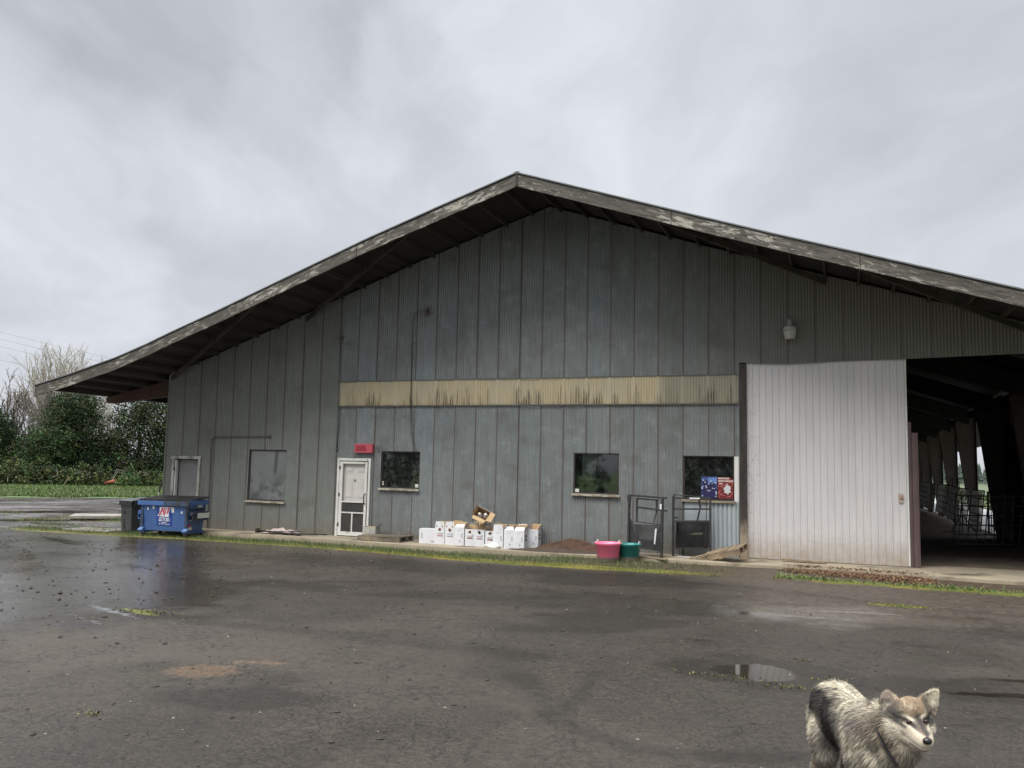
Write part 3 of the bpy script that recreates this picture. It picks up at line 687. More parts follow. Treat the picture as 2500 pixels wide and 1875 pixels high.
# dark backing walls added behind the windows to keep light leaks hidden
mb = MB(); mb.box((-.0, 2.2, 1.6), (9, .05, 3.4)); mb.box((10.5, 3.2, 2), (4.2, .05, 4)); mb.box((6.5, 2.6, 1.6), (4.5, .05, 3.4)); mb.build('leak_backing', M_DARK, BARN)
mb = MB(); mb.box((3.8, 1.3, 3.3), (17, 2.4, .05)); mb.box((12.55, 3.4, 2.3), (.06, 6.6, 4.6)); mb.build('leak_cover', M_DARK, BARN)  # lid and end wall closing off the added dark backing

# ------------------------------------------------------------------ windows and doors
def win(x0, x1, z0, z1, glass=M_GLASS, sill=M_SILLW, sillx=.03, frame=True, depth=.05):
    mb = MB(); e = .03
    for (c, s_) in [(((x0 + x1) / 2, depth - .01, z1 - e / 2), (x1 - x0, .05, e)), (((x0 + x1) / 2, depth - .01, z0 + e / 2), (x1 - x0 - 2 * e, .05, e)),
                    ((x0 + e / 2, depth - .01, (z0 + z1) / 2), (e, .05, z1 - z0 - e * 1.01)), ((x1 - e / 2, depth - .01, (z0 + z1) / 2), (e, .05, z1 - z0 - e * 1.01))]: mb.box(c, s_)
    fr = mb.build('window', M_JAMB, BARN)
    mb = MB(); mb.box(((x0 + x1) / 2, depth, (z0 + z1) / 2), (x1 - x0 - 2 * e - .004, .006, z1 - z0 - 2 * e - .004)); mb.build('pane', glass, fr)
    mb = MB(); mb.box(((x0 + x1) / 2, -.035, z0 - .035), (x1 - x0 + 2 * sillx, .10, .05), Matrix.Rotation(.008, 3, 'Y')); mb.build('sill', sill, fr)
    return fr
def filmy():
    m = bpy.data.materials.new('filmed_grey_pane'); m.use_nodes = True; t = NT(m.node_tree); b = t.n['Principled BSDF']; co = t.obj()
    x, y, z = t.sep(co)
    c = t.mix(t.mapr(t.noise(co, 1.5, 5, .6), .35, .65), (.16, .172, .168), (.205, .212, .205))
    run = t.math('MULTIPLY', t.mapr(t.math('ABSOLUTE', t.math('SUBTRACT', t.math('ADD', x, t.math('MULTIPLY', z, -.06)), -.66)), .04, .085, 1, 0), t.mapr(z, 1.55, 1.75))
    c = t.mix(t.math('MULTIPLY', run, .75), c, (.05, .055, .055))
    low = t.math('MULTIPLY', t.mapr(z, 2.0, 1.35), t.mapr(t.noise(co, 3.0, 5, .6), .42, .6))
    c = t.mix(t.math('MULTIPLY', low, .75), c, (.045, .05, .05))
    t.l.new(c, b.inputs['Base Color']); b.inputs['Roughness'].default_value = .5
    return m
w1 = win(-1.46, -.14, .89, 2.37, filmy()); w1['label'] = 'window with a filmy grey pane at the left'
w2 = win(2.98, 4.17, 1.37, 2.38); w2['label'] = 'window beside the white door with painted reflections of twigs'
w3 = win(8.53, 9.71, 1.385, 2.405, glass_mat('clean_window_glass', haze=.02, twig_reflect=.10)); w3['label'] = 'window with a pale panel showing inside'
w4 = win(11.30, 12.50, 1.33, 2.375, sill=M_BROWNB); w4['label'] = 'window with two posters near the sliding door'
boxpart('trim', w4, M_WHITE, (12.555, .012, 1.83), (.10, .05, 1.08))
M_GREENP = pm('greenish_panel', (.30, .33, .24), (.13, .16, .09), .8, (3, 3, 3), detail=7)  # greenish panel set behind the glass
boxpart('inside_panel', w3, M_GREENP, (8.90, .13, 2.05), (.36, .01, .66))
boxpart('inside_panel', w3, M_PURLIN, (9.32, .22, 2.0), (.42, .01, .7))
mb = MB(); mb.bar((8.66, .2, 1.76), (9.6, .2, 1.70), .02); mb.bar((8.8, .12, 1.80), (9.5, .12, 1.76), .012); mb.bar((8.85, .2, 1.4), (8.85, .2, 1.76), .02); mb.bar((9.3, .2, 1.4), (9.3, .2, 1.76), .02); mb.build('inside_rail', M_GREY, w3)
for (x_, z_, w_, h_) in [(4.08, 1.45, .10, .09), (3.04, 1.53, .04, .04), (3.04, 1.47, .04, .04)]: boxpart('sticker', w2, M_WHITE, (x_, .035, z_), (w_, .004, h_))
boxpart('sticker', w3, M_WHITE, (8.62, .035, 1.46), (.10, .004, .08))
mb = MB(); mb.box((.45 + 1.9, -.02, 2.0), (.0, .0, .0))

# half open side door at the far left
dr = MB()
M_TRIM = pm('worn_trim', (.42, .42, .38), (.20, .20, .175), .75, (9, 9, 2.5), lo=.42, hi=.6)
for (c, s_) in [((-4.235, -.02, 1.05), (.09, .06, 2.1)), ((-3.255, -.02, 1.07), (.08, .05, 2.14)), ((-3.78, -.022, 2.10), (1.16, .05, .09))]: dr.box(c, s_)
dd_ = dr.build('door_frame', M_TRIM, BARN, bevel=.004)
boxpart('door_panel', BARN, M_GREY, (-3.66, .14, 1.02), (.98, .04, 2.04))
boxpart('door_edge', BARN, M_WHITE, (-4.16, .03, 1.02), (.035, .10, 2.0))
for z_ in (1.75, .9): boxpart('hinge', dd_, M_STEELBR, (-4.19, -.055, z_), (.05, .02, .09))

# white storm door over a six-panel door
D = MB()
for (c, s_) in [((1.645, -.03, 1.08), (.07, .06, 2.16)), ((2.645, -.03, 1.08), (.06, .06, 2.16)), ((2.145, -.032, 2.13), (1.07, .06, .07))]: D.box(c, s_)
df_ = D.build('door_frame', M_WHITE, BARN, bevel=.004)
D = MB(); x0, x1 = 1.69, 2.575
for (c, s_) in [((x0 + .05, -.035, 1.045), (.10, .035, 2.05)), ((x1 - .035, -.035, 1.045), (.07, .035, 2.05)), (((x0 + x1) / 2 + .01, -.035, 2.04), (x1 - x0 - .17, .034, .06)), (((x0 + x1) / 2 + .01, -.035, .955), (x1 - x0 - .17, .034, .04)),
                (((x0 + x1) / 2 + .01, -.035, .655), (x1 - x0 - .17, .034, .035)), (((x0 + x1) / 2 + .01, -.035, .075), (x1 - x0 - .17, .034, .11)), ((2.14, -.035, .36), (.04, .033, .56))]: D.box(c, s_)
sd_ = D.build('screen_door', M_WHITE, BARN, bevel=.003); sd_['label'] = 'white screen door with dark mesh panes below'
M_SCREEN = pm('dark_insect_mesh', (.030, .030, .028), (.045, .045, .04), .8, (7, 7, 7), c3=(.09, .085, .07), c3s=6, c3lo=.62, c3hi=.8)
for (xa, xb, za, zb) in [(1.79, 2.505, .675, .935), (1.79, 2.12, .13, .64), (2.16, 2.505, .13, .64)]: boxpart('mesh_pane', sd_, M_SCREEN, ((xa + xb) / 2, -.03, (za + zb) / 2), (xb - xa, .004, zb - za))
for zz in (1.9, 1.15, .32): boxpart('hinge', sd_, M_STEELBR, (1.70, -.06, zz), (.05, .02, .09))
mb = MB(); mb.tube([(2.545, -.055, 1.20), (2.53, -.10, 1.16), (2.525, -.11, 1.05), (2.53, -.10, .94), (2.545, -.055, .90)], .014, 6); mb.build('handle', M_BLACK, sd_, smooth=True)
M_INNERD = pm('cream_inner_door', (.60, .575, .54), (.54, .52, .49), .5)
D = MB(); D.box((2.15, .055, 1.06), (.86, .03, 2.06))
for cx in (1.96, 2.33):
    for (za, zb) in [(1.78, 1.93), (1.06, 1.66)]:
        D.box((cx, .036, (za + zb) / 2), (.26, .008, zb - za)); D.box((cx, .030, (za + zb) / 2), (.20, .008, zb - za - .06))
ind = D.build('inner_door', M_INNERD, BARN, bevel=.004)
boxpart('knocker', ind, M_GREY, (2.145, .03, 1.55), (.05, .01, .06))

# big doorway: jamb, sliding door, leaning edge beams
jm = bpy.data.materials.new('jamb_stained'); jm.use_nodes = True; t = NT(jm.node_tree); b = t.n['Principled BSDF']; co = t.obj(); x, y, z = t.sep(co)
c = t.mix(t.mapr(t.noise(t.scale(co, 9, 9, 1.2), 1, 6, .7), .35, .65), (.065, .052, .042), (.026, .022, .020))
c = t.mix(t.mapr(t.math('ADD', z, t.math('MULTIPLY', t.noise(t.scale(co, 14, 14, 4), 1, 5, .7), -.7)), .55, .15), c, t.mix(t.noise(co, 7, 5), (.40, .33, .24), (.20, .16, .11)))
t.l.new(c, b.inputs['Base Color']); b.inputs['Roughness'].default_value = .85; t.l.new(t.bump(t.noise(t.scale(co, 30, 30, 3), 1, 5), .5, .01), b.inputs['Normal'])
mb = MB(); mb.add([(12.634, -.04, .0), (12.80, -.04, .0), (12.795, -.04, 2), (12.79, -.04, 4.58), (12.634, -.04, 4.58), (12.634, .04, .0), (12.80, .04, .0), (12.795, .04, 2), (12.79, .04, 4.58), (12.634, .04, 4.58)], [(0, 1, 2, 3, 4), (9, 8, 7, 6, 5), (0, 5, 6, 1), (1, 6, 7, 2), (2, 7, 8, 3), (4, 9, 5, 0)]); mb.build('door_jamb', jm, BARN)
DOOR = thing('sliding_door', (0, 0, 0), 'tall chalky white ribbed metal sliding door, half open', 'door')
def door_mat():
    m = bpy.data.materials.new('chalky_door_sheet'); m.use_nodes = True; t = NT(m.node_tree); b = t.n['Principled BSDF']; co = t.obj()
    x, y, z = t.sep(co)
    c = t.mix(t.mapr(t.noise(t.scale(co, 2.5, 1, .7), 1, 5), .35, .65), (.63, .61, .60), (.57, .56, .56))
    c = t.mix(t.mapr(t.noise(t.scale(co, 26, 1, .5), 1, 4), .52, .75, 0, .35), c, (.47, .41, .37))
    rib = t.math('ABSOLUTE', t.math('SUBTRACT', t.math('FRACT', t.math('DIVIDE', t.math('SUBTRACT', x, 12.80), .1495)), .5))
    sc = t.math('MULTIPLY', t.mapr(t.noise(t.scale(co, 22, 1, 5, loc=(1, 0, 3)), 1, 6, .75), .62, .70), t.mapr(rib, .22, .34))
    c = t.mix(t.math('MULTIPLY', sc, t.mapr(z, 4.6, .5, .25, .8)), c, (.16, .13, .11))
    c = t.mix(t.math('MULTIPLY', t.math('MULTIPLY', t.mapr(x, 13.3, 12.8), t.mapr(t.noise(t.scale(co, 30, 1, 9), 1, 5, .7), .55, .65)), .8), c, (.10, .09, .08))
    c = t.mix(t.math('MULTIPLY', t.mapr(z, .5, 0), t.mapr(t.noise(co, 7, 5), .35, .65, .1, .75)), c, (.36, .29, .20))
    c = t.mix(t.mapr(t.noise(t.scale(co, 5, 1, 1.5, loc=(8, 0, 1)), 1, 6, .7), .66, .72, 0, .4), c, (.40, .33, .27))
    c = t.mix(t.math('MULTIPLY', t.mapr(t.math('ADD', z, t.math('MULTIPLY', t.noise(t.scale(co, 9, 1, 4), 1, 6, .7), -1.1)), .15, -.45), .5), c, (.33, .27, .20))
    c = t.mix(t.mapr(t.noise(t.scale(co, 40, 1, .8, loc=(3, 0, 9)), 1, 5, .7), .60, .70, 0, .45), c, (.38, .31, .27))
    t.l.new(c, b.inputs['Base Color']); b.inputs['Roughness'].default_value = .42
    t.l.new(t.bump(t.noise(t.scale(co, 1.6, 1, .9), 1, 4, .6), .5, .03), b.inputs['Normal'])
    return m
mb = MB(); x0, x1 = 12.79, 16.225; P = .1495; pts = []
xq = x0
while xq < x1 - .001:
    for (u, yv) in [(0, .0), (.098, .0), (.110, -.016), (.137, -.016), (.1495, 0)]:
        if xq + u <= x1 and (not pts or xq + u > pts[-1][0] + 1e-4): pts.append((xq + u, yv))
    xq += P
pts.append((x1, 0)); skew = lambda z: .0
for i in range(len(pts) - 1):
    (a, ya), (c_, yc) = pts[i], pts[i + 1]
    zb0, zb1 = .012 - .0 * a, .012
    for s_ in range(5):
        za = zb0 + (4.70 - zb0) * s_ / 5; zb = zb0 + (4.70 - zb0) * (s_ + 1) / 5
        wv_ = lambda x, z: .05 + .012 * math.sin(x * 2.1 + z * .7)
        mb.add([(a, ya + wv_(a, za), za), (c_, yc + wv_(c_, za), za), (c_, yc + wv_(c_, zb), zb), (a, ya + wv_(a, zb), zb)], [(0, 1, 2, 3)])
mb.build('door_sheet', door_mat(), DOOR)
mb = MB(); mb.box((16.245, .06, 2.35), (.04, .07, 4.66)); mb.box((14.5, .11, .35), (3.4, .05, .12)); mb.box((14.5, .11, 2.4), (3.4, .05, .12)); mb.box((14.5, .11, 4.3), (3.4, .05, .12)); mb.build('door_frame', M_WHITE, DOOR)
mb = MB(); mb.box((16.10, .018, 1.50), (.10, .012, .19)); mb.box((16.11, -.0, 1.51), (.06, .04, .03)); mb.build('latch', pm('rusty_latch', (.30, .16, .09), (.50, .45, .40), .8, (20, 20, 20)), DOOR)
for i, (xa, xb, yy, zt, lb) in enumerate([(16.27, 16.335, .02, 3.19, 'taller thin rust-brown steel beam upright against the white sliding door edge'), (16.34, 16.46, -.04, 2.95, 'shorter broad purplish-brown steel beam at the right edge of the white sliding door')]):
    mb = MB(); w_ = xb - xa
    mb.box(((xa + xb) / 2, yy, zt / 2 + .0), (w_, .012, zt)); mb.box((xa + .008, yy + .06, zt / 2), (.012, .11, zt)); mb.box((xb - .006, yy - .02, zt / 2), (.012, .05, zt))
    tag(mb.build('steel_beam', pm('purple_brown_steel', (.115, .075, .072), (.085, .06, .058), .8, (6, 6, 2), bump=.3), bevel=.002), lb, 'beam', 'brown beams at the sliding door')

# posters in the right window
def flat(name, parent, mat, poly, y, thick=.003, **kw):
    mb = MB(); mb.prism(poly, y - thick, y); return mb.build(name, mat, parent, **kw)
def disc(cx, cz, rx, rz, n=14, rot=0, wob=0, seed=0):
    r_ = random.Random(seed); return [(cx + rx * (1 + wob * (r_.random() - .5)) * math.cos(2 * PI * i / n + rot), cz + rz * (1 + wob * (r_.random() - .5)) * math.sin(2 * PI * i / n + rot)) for i in range(n)][::-1]
def col(name, c, rough=.45): return pm(name, c, tuple(q * .85 for q in c), rough)
PB = thing('poster', (11.73, .018, 1.375), 'blue poster of dark round berries with small white blossoms in the window', 'poster')
flat('sheet', PB, col('poster_blue', (.05, .085, .25)), [(0, 0), (0, .50), (.37, .51), (.37, 0)][::-1], 0)
flat('print', PB, col('poster_sky', (.13, .23, .50)), [(.10, .40), (.18, .48), (.365, .49), (.365, .33), (.25, .30)][::-1], -.004)
mb = MB()
for i, (cx, cz, r_) in enumerate([(.09, .36, .075), (.26, .29, .08), (.14, .24, .09), (.27, .17, .09), (.12, .11, .10), (.25, .06, .08), (.05, .2, .05)]): mb.prism(disc(cx, cz, r_, r_, 16), -.009 - i * .0006, -.005 - i * .0006)
mb.build('print', col('poster_navy', (.022, .018, .085)), PB)
mb = MB()
for i, (cx, cz, r_) in enumerate([(.05, .42, .022), (.09, .37, .02), (.17, .33, .018), (.23, .40, .022), (.26, .34, .014), (.33, .36, .018), (.11, .28, .02), (.05, .27, .013), (.12, .245, .02), (.27, .23, .02), (.31, .22, .013), (.14, .18, .012), (.18, .17, .02), (.22, .18, .011), (.02, .25, .02), (.02, .22, .02), (.35, .14, .025), (.355, .10, .02), (.03, .05, .018), (.34, .04, .02)]): mb.prism(disc(cx, cz, r_, r_ * .8, 7, i, .5, i), -.019 - i * .0003, -.016)
mb.build('print', col('poster_white', (.50, .55, .68)), PB)
PR = thing('poster', (12.115, .018, 1.37), 'red poster with rows of pale lettering over a white splash in the window', 'poster')
flat('sheet', PR, col('poster_red', (.19, .022, .022)), [(0, 0), (0, .50), (.28, .50), (.375, .44), (.375, 0)][::-1], 0)
mb = MB()
for i, (u0, u1, v) in enumerate([(.005, .27, .455), (.01, .36, .395), (.03, .11, .335)]):
    x_ = u0
    r_ = random.Random(i)
    while x_ < u1:
        w_ = .030; h_ = .042 - .003 * i
        # blocky capitals: uprights joined by a bar
        mb.prism([(x_, v), (x_, v + h_), (x_ + w_ * .8, v + h_), (x_ + w_ * .8, v + h_ * .6), (x_ + w_ * .45, v + h_ * .5), (x_ + w_ * .8, v + h_ * .3), (x_ + w_ * .8, v)][::-1] if r_.random() < .5 else [(x_, v), (x_, v + h_), (x_ + w_ * .85, v + h_), (x_ + w_ * .85, v)][::-1], -.008, -.004); x_ += w_
mb.build('lettering', col('poster_pale', (.66, .52, .48)), PR)
flat('print', PR, col('poster_white2', (.62, .62, .64)), disc(.215, .20, .085, .10, 17, .3, .7, 5), -.012)
flat('print', PR, col('poster_white2', (.62, .62, .64)), disc(.22, .29, .03, .06, 9, .3, .4, 3), -.013)
mb = MB(); 
for i, pts_ in enumerate([[(.005, .29), (.08, .29), (.15, .32), (.25, .37), (.33, .38), (.36, .35)], [(.36, .35), (.33, .30), (.29, .27)], [(.02, .16), (.05, .12), (.12, .08), (.15, .06)], [(.05, .02), (.04, .06), (.09, .09), (.02, .13), (.03, .17), (.08, .19)], [(.21, .03), (.30, .06), (.34, .12), (.35, .17)], [(.08, .28), (.12, .26), (.15, .24)]]):
    mb.tube([(a, -.006, c_) for a, c_ in pts_], .0065, 5)
mb.build('print', col('poster_salmon', (.60, .20, .17)), PR)

# ------------------------------------------------------------------ things fixed to the front
Lm = thing('wall_lamp', (13.80, -.16, 5.12), 'dirty white barn lamp with a barrel-shaped glass on the wall above the sliding door', 'lamp')
M_LAMPG = pm('clouded_lamp_glass', (.44, .43, .40), (.34, .33, .30), .5, (9, 9, 9))
part('lamp_glass', Lm, M_LAMPG, lambda m: m.lathe([(0, 0), (.105, 0), (.115, .02), (.145, .13), (.15, .20), (.135, .212), (.13, .215), (.155, .222), (.15, .26), (.12, .30), (.0, .30)], n=20), smooth=True)
part('housing', Lm, M_GREY, lambda m: m.lathe([(.075, .30), (.072, .36), (.075, .44), (.06, .48), (0, .48)], n=16), smooth=True)
part('bracket', Lm, M_STEELBR, lambda m: (m.bar((0, 0, .46), (-.03, .17, .50), .03), m.box((-.02, .15, .52), (.09, .03, .14))))
RBx = thing('red_box', (2.465, -.07, 2.445), 'pinkish red rectangular box mounted on the wall above the white door', 'wall box')
part('body', RBx, M_RED, lambda m: m.box((0, 0, 0), (.57, .11, .245)), bevel=.008)
part('panel', RBx, M_REDD, lambda m: m.prism([(-.24, -.07), (-.24, .08), (.06, .08), (.09, .0), (.08, -.07)][::-1], -.060, -.056))
part('lip', RBx, M_RED, lambda m: m.box((.0, -.058, -.11), (.57, .02, .022)))
mb = MB(); mb.tube([(1.55, -.04, 5.62), (1.545, -.045, 4.2), (1.56, -.045, 3.2), (1.55, -.045, 2.44)], .018, 8); mb.box((1.55, -.045, 2.42), (.05, .05, .05))
mb.tube([(1.55, -.05, 5.6), (1.56, -.07, 5.9), (1.54, -.03, 6.28), (1.49, -.06, 6.31), (1.36, -.08, 6.30)], .010, 6); mb.tube([(1.62, -.06, 6.30), (1.54, -.05, 6.22)], .009, 5); mb.tube([(1.55, -.05, 5.55), (1.43, -.12, 5.62), (1.28, -.14, 5.60)], .009, 5); mb.tube([(1.55, -.05, 5.52), (1.66, -.10, 5.66), (1.70, -.1, 5.6)], .009, 5); mb.box((1.55, -.05, 5.56), (.07, .05, .10))
tag(mb.build('conduit_pipe', M_PIPE, smooth=True), 'long thin vertical conduit down the wall just left of the yellow band', 'pipe')
mb = MB(); mb.tube([(-2.80, -.05, .02), (-2.82, -.05, 1.3), (-2.84, -.05, 2.56), (-2.82, -.05, 2.66), (-2.74, -.05, 2.72), (-1.8, -.05, 2.745), (-.80, -.05, 2.76)], .017, 8); mb.lathe([(0, -.03), (.04, -.03), (.04, .03), (0, .03)], (-.76, -.05, 2.76), 8)
tag(mb.build('bent_pipe', M_PIPE, smooth=True), 'grey pipe that runs up the wall and bends right above the filmy left window', 'pipe')
mb = MB()
for o_, sx in ((0, 0), (.05, .035)):
    mb.tube([(4.27 - o_, -.08, 6.24 - sx), (4.10, -.18, 6.28 - sx * 2), (3.95, -.18, 6.16 - sx), (3.87, -.10, 5.85), (3.84 + o_ * .2, -.06, 5.2), (3.845 + o_ * .4, -.055, 4.4), (3.86 + o_ * .4, -.06, 3.6), (3.90 + o_, -.06, 2.9), (3.99 + o_, -.06, 2.5), (4.10 + o_, -.05, 2.2), (4.14, -.0, 2.05)], .006, 5)
tag(mb.build('hanging_cable', M_WIRE, smooth=True), 'pair of thin black cables drooping across the yellow band down to the window beside the white door', 'cable')
mb = MB(); mb.box((4.30, -.06, 6.22), (.05, .08, .22)); mb.tube([(4.30, -.1, 6.2), (4.42, -.22, 6.12), (4.54, -.24, 6.16), (4.56, -.24, 6.2)], .014, 6); mb.tube([(4.29, -.1, 6.2), (4.24, -.2, 6.33), (4.26, -.2, 6.41)], .008, 5); mb.tube([(4.3, -.1, 6.2), (4.34, -.2, 6.32), (4.33, -.2, 6.44)], .008, 5); mb.tube([(4.31, -.1, 6.2), (4.38, -.2, 6.28), (4.38, -.2, 6.34)], .010, 5); mb.tube([(4.3, -.1, 6.2), (4.28, -.2, 6.05), (4.36, -.22, 6.04)], .010, 5)
tag(mb.build('service_bracket', M_STEELBR, smooth=True), 'small dark cable bracket with curled wire ends high on the wall', 'bracket')
mb = MB(); mb.tube([(2.82, -.045, 2.43), (2.90, -.06, 2.5), (2.93, -.05, 2.4), (2.86, -.05, 2.34)], .006, 5)
tag(mb.build('wire_loop', M_WIRE), 'little loose wire loop on the wall right of the red box', 'wire')

# ------------------------------------------------------------------ text helper
def text_mesh(s, size, mat, parent, loc, rot=(PI / 2, 0, 0), name='lettering', shear=0, width=None, bold=0):
    cu = bpy.data.curves.new('t', 'FONT'); cu.body = s; cu.size = size; cu.align_x = 'CENTER'; cu.align_y = 'CENTER'; cu.extrude = .0008; cu.offset = bold; cu.shear = shear
    tmp = bpy.data.objects.new('t', cu); COL.objects.link(tmp)
    dg = bpy.context.evaluated_depsgraph_get(); me_ = bpy.data.meshes.new_from_object(tmp.evaluated_get(dg)); bpy.data.objects.remove(tmp)
    me_.name = name; me_.materials.clear(); me_.materials.append(mat)
    if width:
        xs_ = [v.co.x for v in me_.vertices]; s_ = width / (max(xs_) - min(xs_))
        for v in me_.vertices: v.co.x *= s_
    o = bpy.data.objects.new(name, me_); COL.objects.link(o); o.parent = parent; o.location = loc; o.rotation_euler = rot
    return o

# ------------------------------------------------------------------ dumpster and cart
M_BLUE = pm('dumpster_blue', (.055, .125, .31), (.045, .10, .25), .42, (3, 3, 3), c3=(.05, .055, .05), c3s=3.5, c3lo=.62, c3hi=.78)
M_BLUED = pm('dumpster_blue_scuffed', (.035, .06, .12), (.028, .033, .03), .6, (4, 4, 4), lo=.4, hi=.55, c3=(.02, .04, .10), c3s=3)
M_STICK = pm('white_sticker', (.66, .70, .66), (.5, .54, .52), .5, (20, 20, 20))
DU = thing('dumpster', (-2.74, -1.55, -.13), 'blue steel dumpster on casters with a ribbed black lid and red and white emblem', 'dumpster', rotz=math.radians(5)); DU.scale = (.90, 1, 1.10)
def du_body(m):
    w0, w1, d0, d1 = .80, .86, .34, .42
    m.add([(-w0, -d0, .15), (w0, -d0, .15), (w0, d0, .15), (-w0, d0, .15), (-w1, -d1, .86), (w1, -d1, .86), (w1, d1, .94), (-w1, d1, .94)], [(0, 3, 2, 1), (0, 1, 5, 4), (1, 2, 6, 5), (2, 3, 7, 6), (3, 0, 4, 7)])
part('body', DU, M_BLUE, du_body, bevel=.01)
for c_, z_ in (((-.45, -.445, .845), (.96, .06, .11)), ((-.895, 0, .87), (.05, .83, .11)), ((.905, 0, .87), (.05, .83, .11))): part('rim', DU, M_BLUE, lambda m: m.box(c_, z_), bevel=.006)
part('rim', DU, M_BLUED, lambda m: m.box((.48, -.447, .845), (.90, .064, .115)), bevel=.006)
def lid(m):
    for i in range(26):
        xx_ = -.90 + 1.8 * (i + .5) / 26
        m.add([(xx_ - .024, -.47, .905), (xx_ + .024, -.47, .905), (xx_ + .024, .46, .985), (xx_ - .024, .46, .985), (xx_ - .018, -.47, .940), (xx_ + .018, -.47, .940), (xx_ + .018, .46, 1.02), (xx_ - .018, .46, 1.02)], [(0, 3, 2, 1), (4, 5, 6, 7), (0, 1, 5, 4), (1, 2, 6, 5), (2, 3, 7, 6), (3, 0, 4, 7)])
    m.add([(-.91, -.46, .905), (.91, -.46, .905), (.91, .45, .985), (-.91, .45, .985), (-.91, -.46, .915), (.91, -.46, .915), (.91, .45, .995), (-.91, .45, .995)], [(0, 3, 2, 1), (4, 5, 6, 7), (0, 1, 5, 4), (1, 2, 6, 5), (2, 3, 7, 6), (3, 0, 4, 7)])
part('lid', DU, M_BLACK, lid)
for s_ in (-1, 1):
    part('fork_pocket', DU, M_BLUED if s_ > 0 else M_BLUE, lambda m: (m.box((s_ * .925, .0, .60), (.13, .72, .10)), m.box((s_ * .925, .0, .44), (.13, .72, .03)), m.box((s_ * .98, .0, .52), (.02, .72, .14)), m.box((s_ * .84, -.02, .7), (.05, .76, .06))), bevel=.004)
    part('corner_post', DU, M_BLUED, lambda m: (m.box((s_ * .80, -.40, .50), (.10, .03, .48)), m.box((s_ * .80, -.415, .60), (.05, .02, .10)), m.box((s_ * .80, -.415, .42), (.06, .02, .12))), bevel=.004)
    part('foot_plate', DU, M_BLUE, lambda m: m.add([(s_ * .80 - .09, -.47, .17), (s_ * .80 + .08, -.47, .17), (s_ * .80 + .08, -.38, .25), (s_ * .80 - .04, -.38, .25), (s_ * .80 - .09, -.47, .15), (s_ * .80 + .08, -.47, .15), (s_ * .80 + .08, -.34, .15), (s_ * .80 - .04, -.34, .15)], [(0, 1, 2, 3), (0, 4, 5, 1), (4, 7, 6, 5), (1, 5, 6, 2), (0, 3, 7, 4)]))
    part('skid', DU, M_BLUE, lambda m: m.box((s_ * .77, 0, .125), (.12, .80, .05)))
    for q in (-1, 1):
        cs = part('caster', DU, M_STEELBR, lambda m: (m.box((s_ * .77 - .035, q * .36, .09), (.008, .06, .09)), m.box((s_ * .77 + .035, q * .36, .09), (.008, .06, .09)), m.box((s_ * .77, q * .36, .13), (.09, .09, .01))))
        mb = MB(); mb.tube([(s_ * .77 - .022, q * .36 + .02, .062), (s_ * .77 + .022, q * .36 + .02, .062)], .062, 16); mb.build('wheel', M_BLACK, cs)
fy_ = lambda z: -.34 - (z - .15) / .71 * .08 - .004
tilt = math.atan2(.08, .71)
def onface(m, poly, off=0, k=None):
    if k or (k is None and off in (.003, .006, .009)): poly = [(a * 1.42, .53 + (c_ - .56) * 1.10) for a, c_ in poly]
    onface_(m, poly, off)
def onface_(m, poly, off=0):    # polygon in the plane of the sloping front
    n = len(poly); vs = [(a, fy_(c_) - off, c_) for a, c_ in poly] + [(a, fy_(c_) + .004, c_) for a, c_ in poly]
    m.add(vs, [tuple(range(n))] + [(i, i + n, (i + 1) % n + n, (i + 1) % n) for i in range(n)])
BL = pm('decal_royal_blue', (.02, .055, .26), (.018, .045, .22), .4); RD = pm('decal_red', (.48, .045, .09), (.42, .04, .08), .4); WH = pm('decal_white', (.72, .74, .78), (.66, .68, .72), .4)
sg = part('decal', DU, BL, lambda m: onface(m, [(-.20, .34), (.19, .34), (.20, .78), (-.19, .78)], .003))
mb = MB(); onface(mb, [(-.175, .555), (.115, .535), (.115, .645), (.175, .765), (-.115, .765), (-.115, .64)], .006); mb.build('emblem', WH, sg)
mb = MB()
A_ = .0
for poly in [[(-.145, .565), (-.105, .565), (-.045, .685), (-.015, .575), (.005, .565), (.02, .575), (-.02, .74), (-.055, .74)], [(-.085, .578), (-.055, .578), (-.055, .62)], [(.0, .74), (.03, .74), (.045, .64), (.025, .60), (.015, .60)], [(.05, .735), (.085, .735), (.06, .68)], [(.115, .755), (.155, .755), (.085, .60), (.07, .60), (.062, .635)]]:
    onface(mb, poly[::-1] if sum((poly[(i + 1) % len(poly)][0] - poly[i][0]) * (poly[(i + 1) % len(poly)][1] + poly[i][1]) for i in range(len(poly))) > 0 else poly, .009)
mb.build('emblem', RD, sg)
for s_, zz, sz, wd_ in [('503-636-3011', .458, .06, .285)]:
    zz = .53 + (zz - .56) * 1.10; text_mesh(s_, sz * 1.3, WH, sg, (0, fy_(zz) - .008, zz), (PI / 2 - tilt * 0 + tilt, 0, 0), width=wd_ * 1.42, bold=.003, shear=.2)
mb = MB()
for (xa, xb, zz, h_) in [(-.13, -.045, .513, .018), (-.04, .035, .509, .018), (.04, .125, .506, .018), (-.075, .055, .405, .013), (-.09, .0, .375, .010), (.01, .13, .370, .010), (-.13, -.11, .378, .026)]: onface(mb, [(xa, zz - h_ / 2), (xb, zz - h_ / 2), (xb, zz + h_ / 2), (xa, zz + h_ / 2)], .006)
mb.build('small_print', WH, sg)
for (xa, xb, za, zb) in [(-.42, -.35, .70, .77), (.26, .36, .62, .76), (-.62, -.57, .66, .73), (.60, .66, .60, .66)]:
    part('sticker', DU, M_STICK, lambda m: onface(m, [(xa, za), (xb, za), (xb, zb), (xa, zb)], .005))
part('sticker', DU, M_STICK, lambda m: m.box((.996, .12, .55), (.004, .52, .13)))
part('sticker', DU, M_STICK, lambda m: m.box((.858, .12, .80), (.006, .22, .10)))
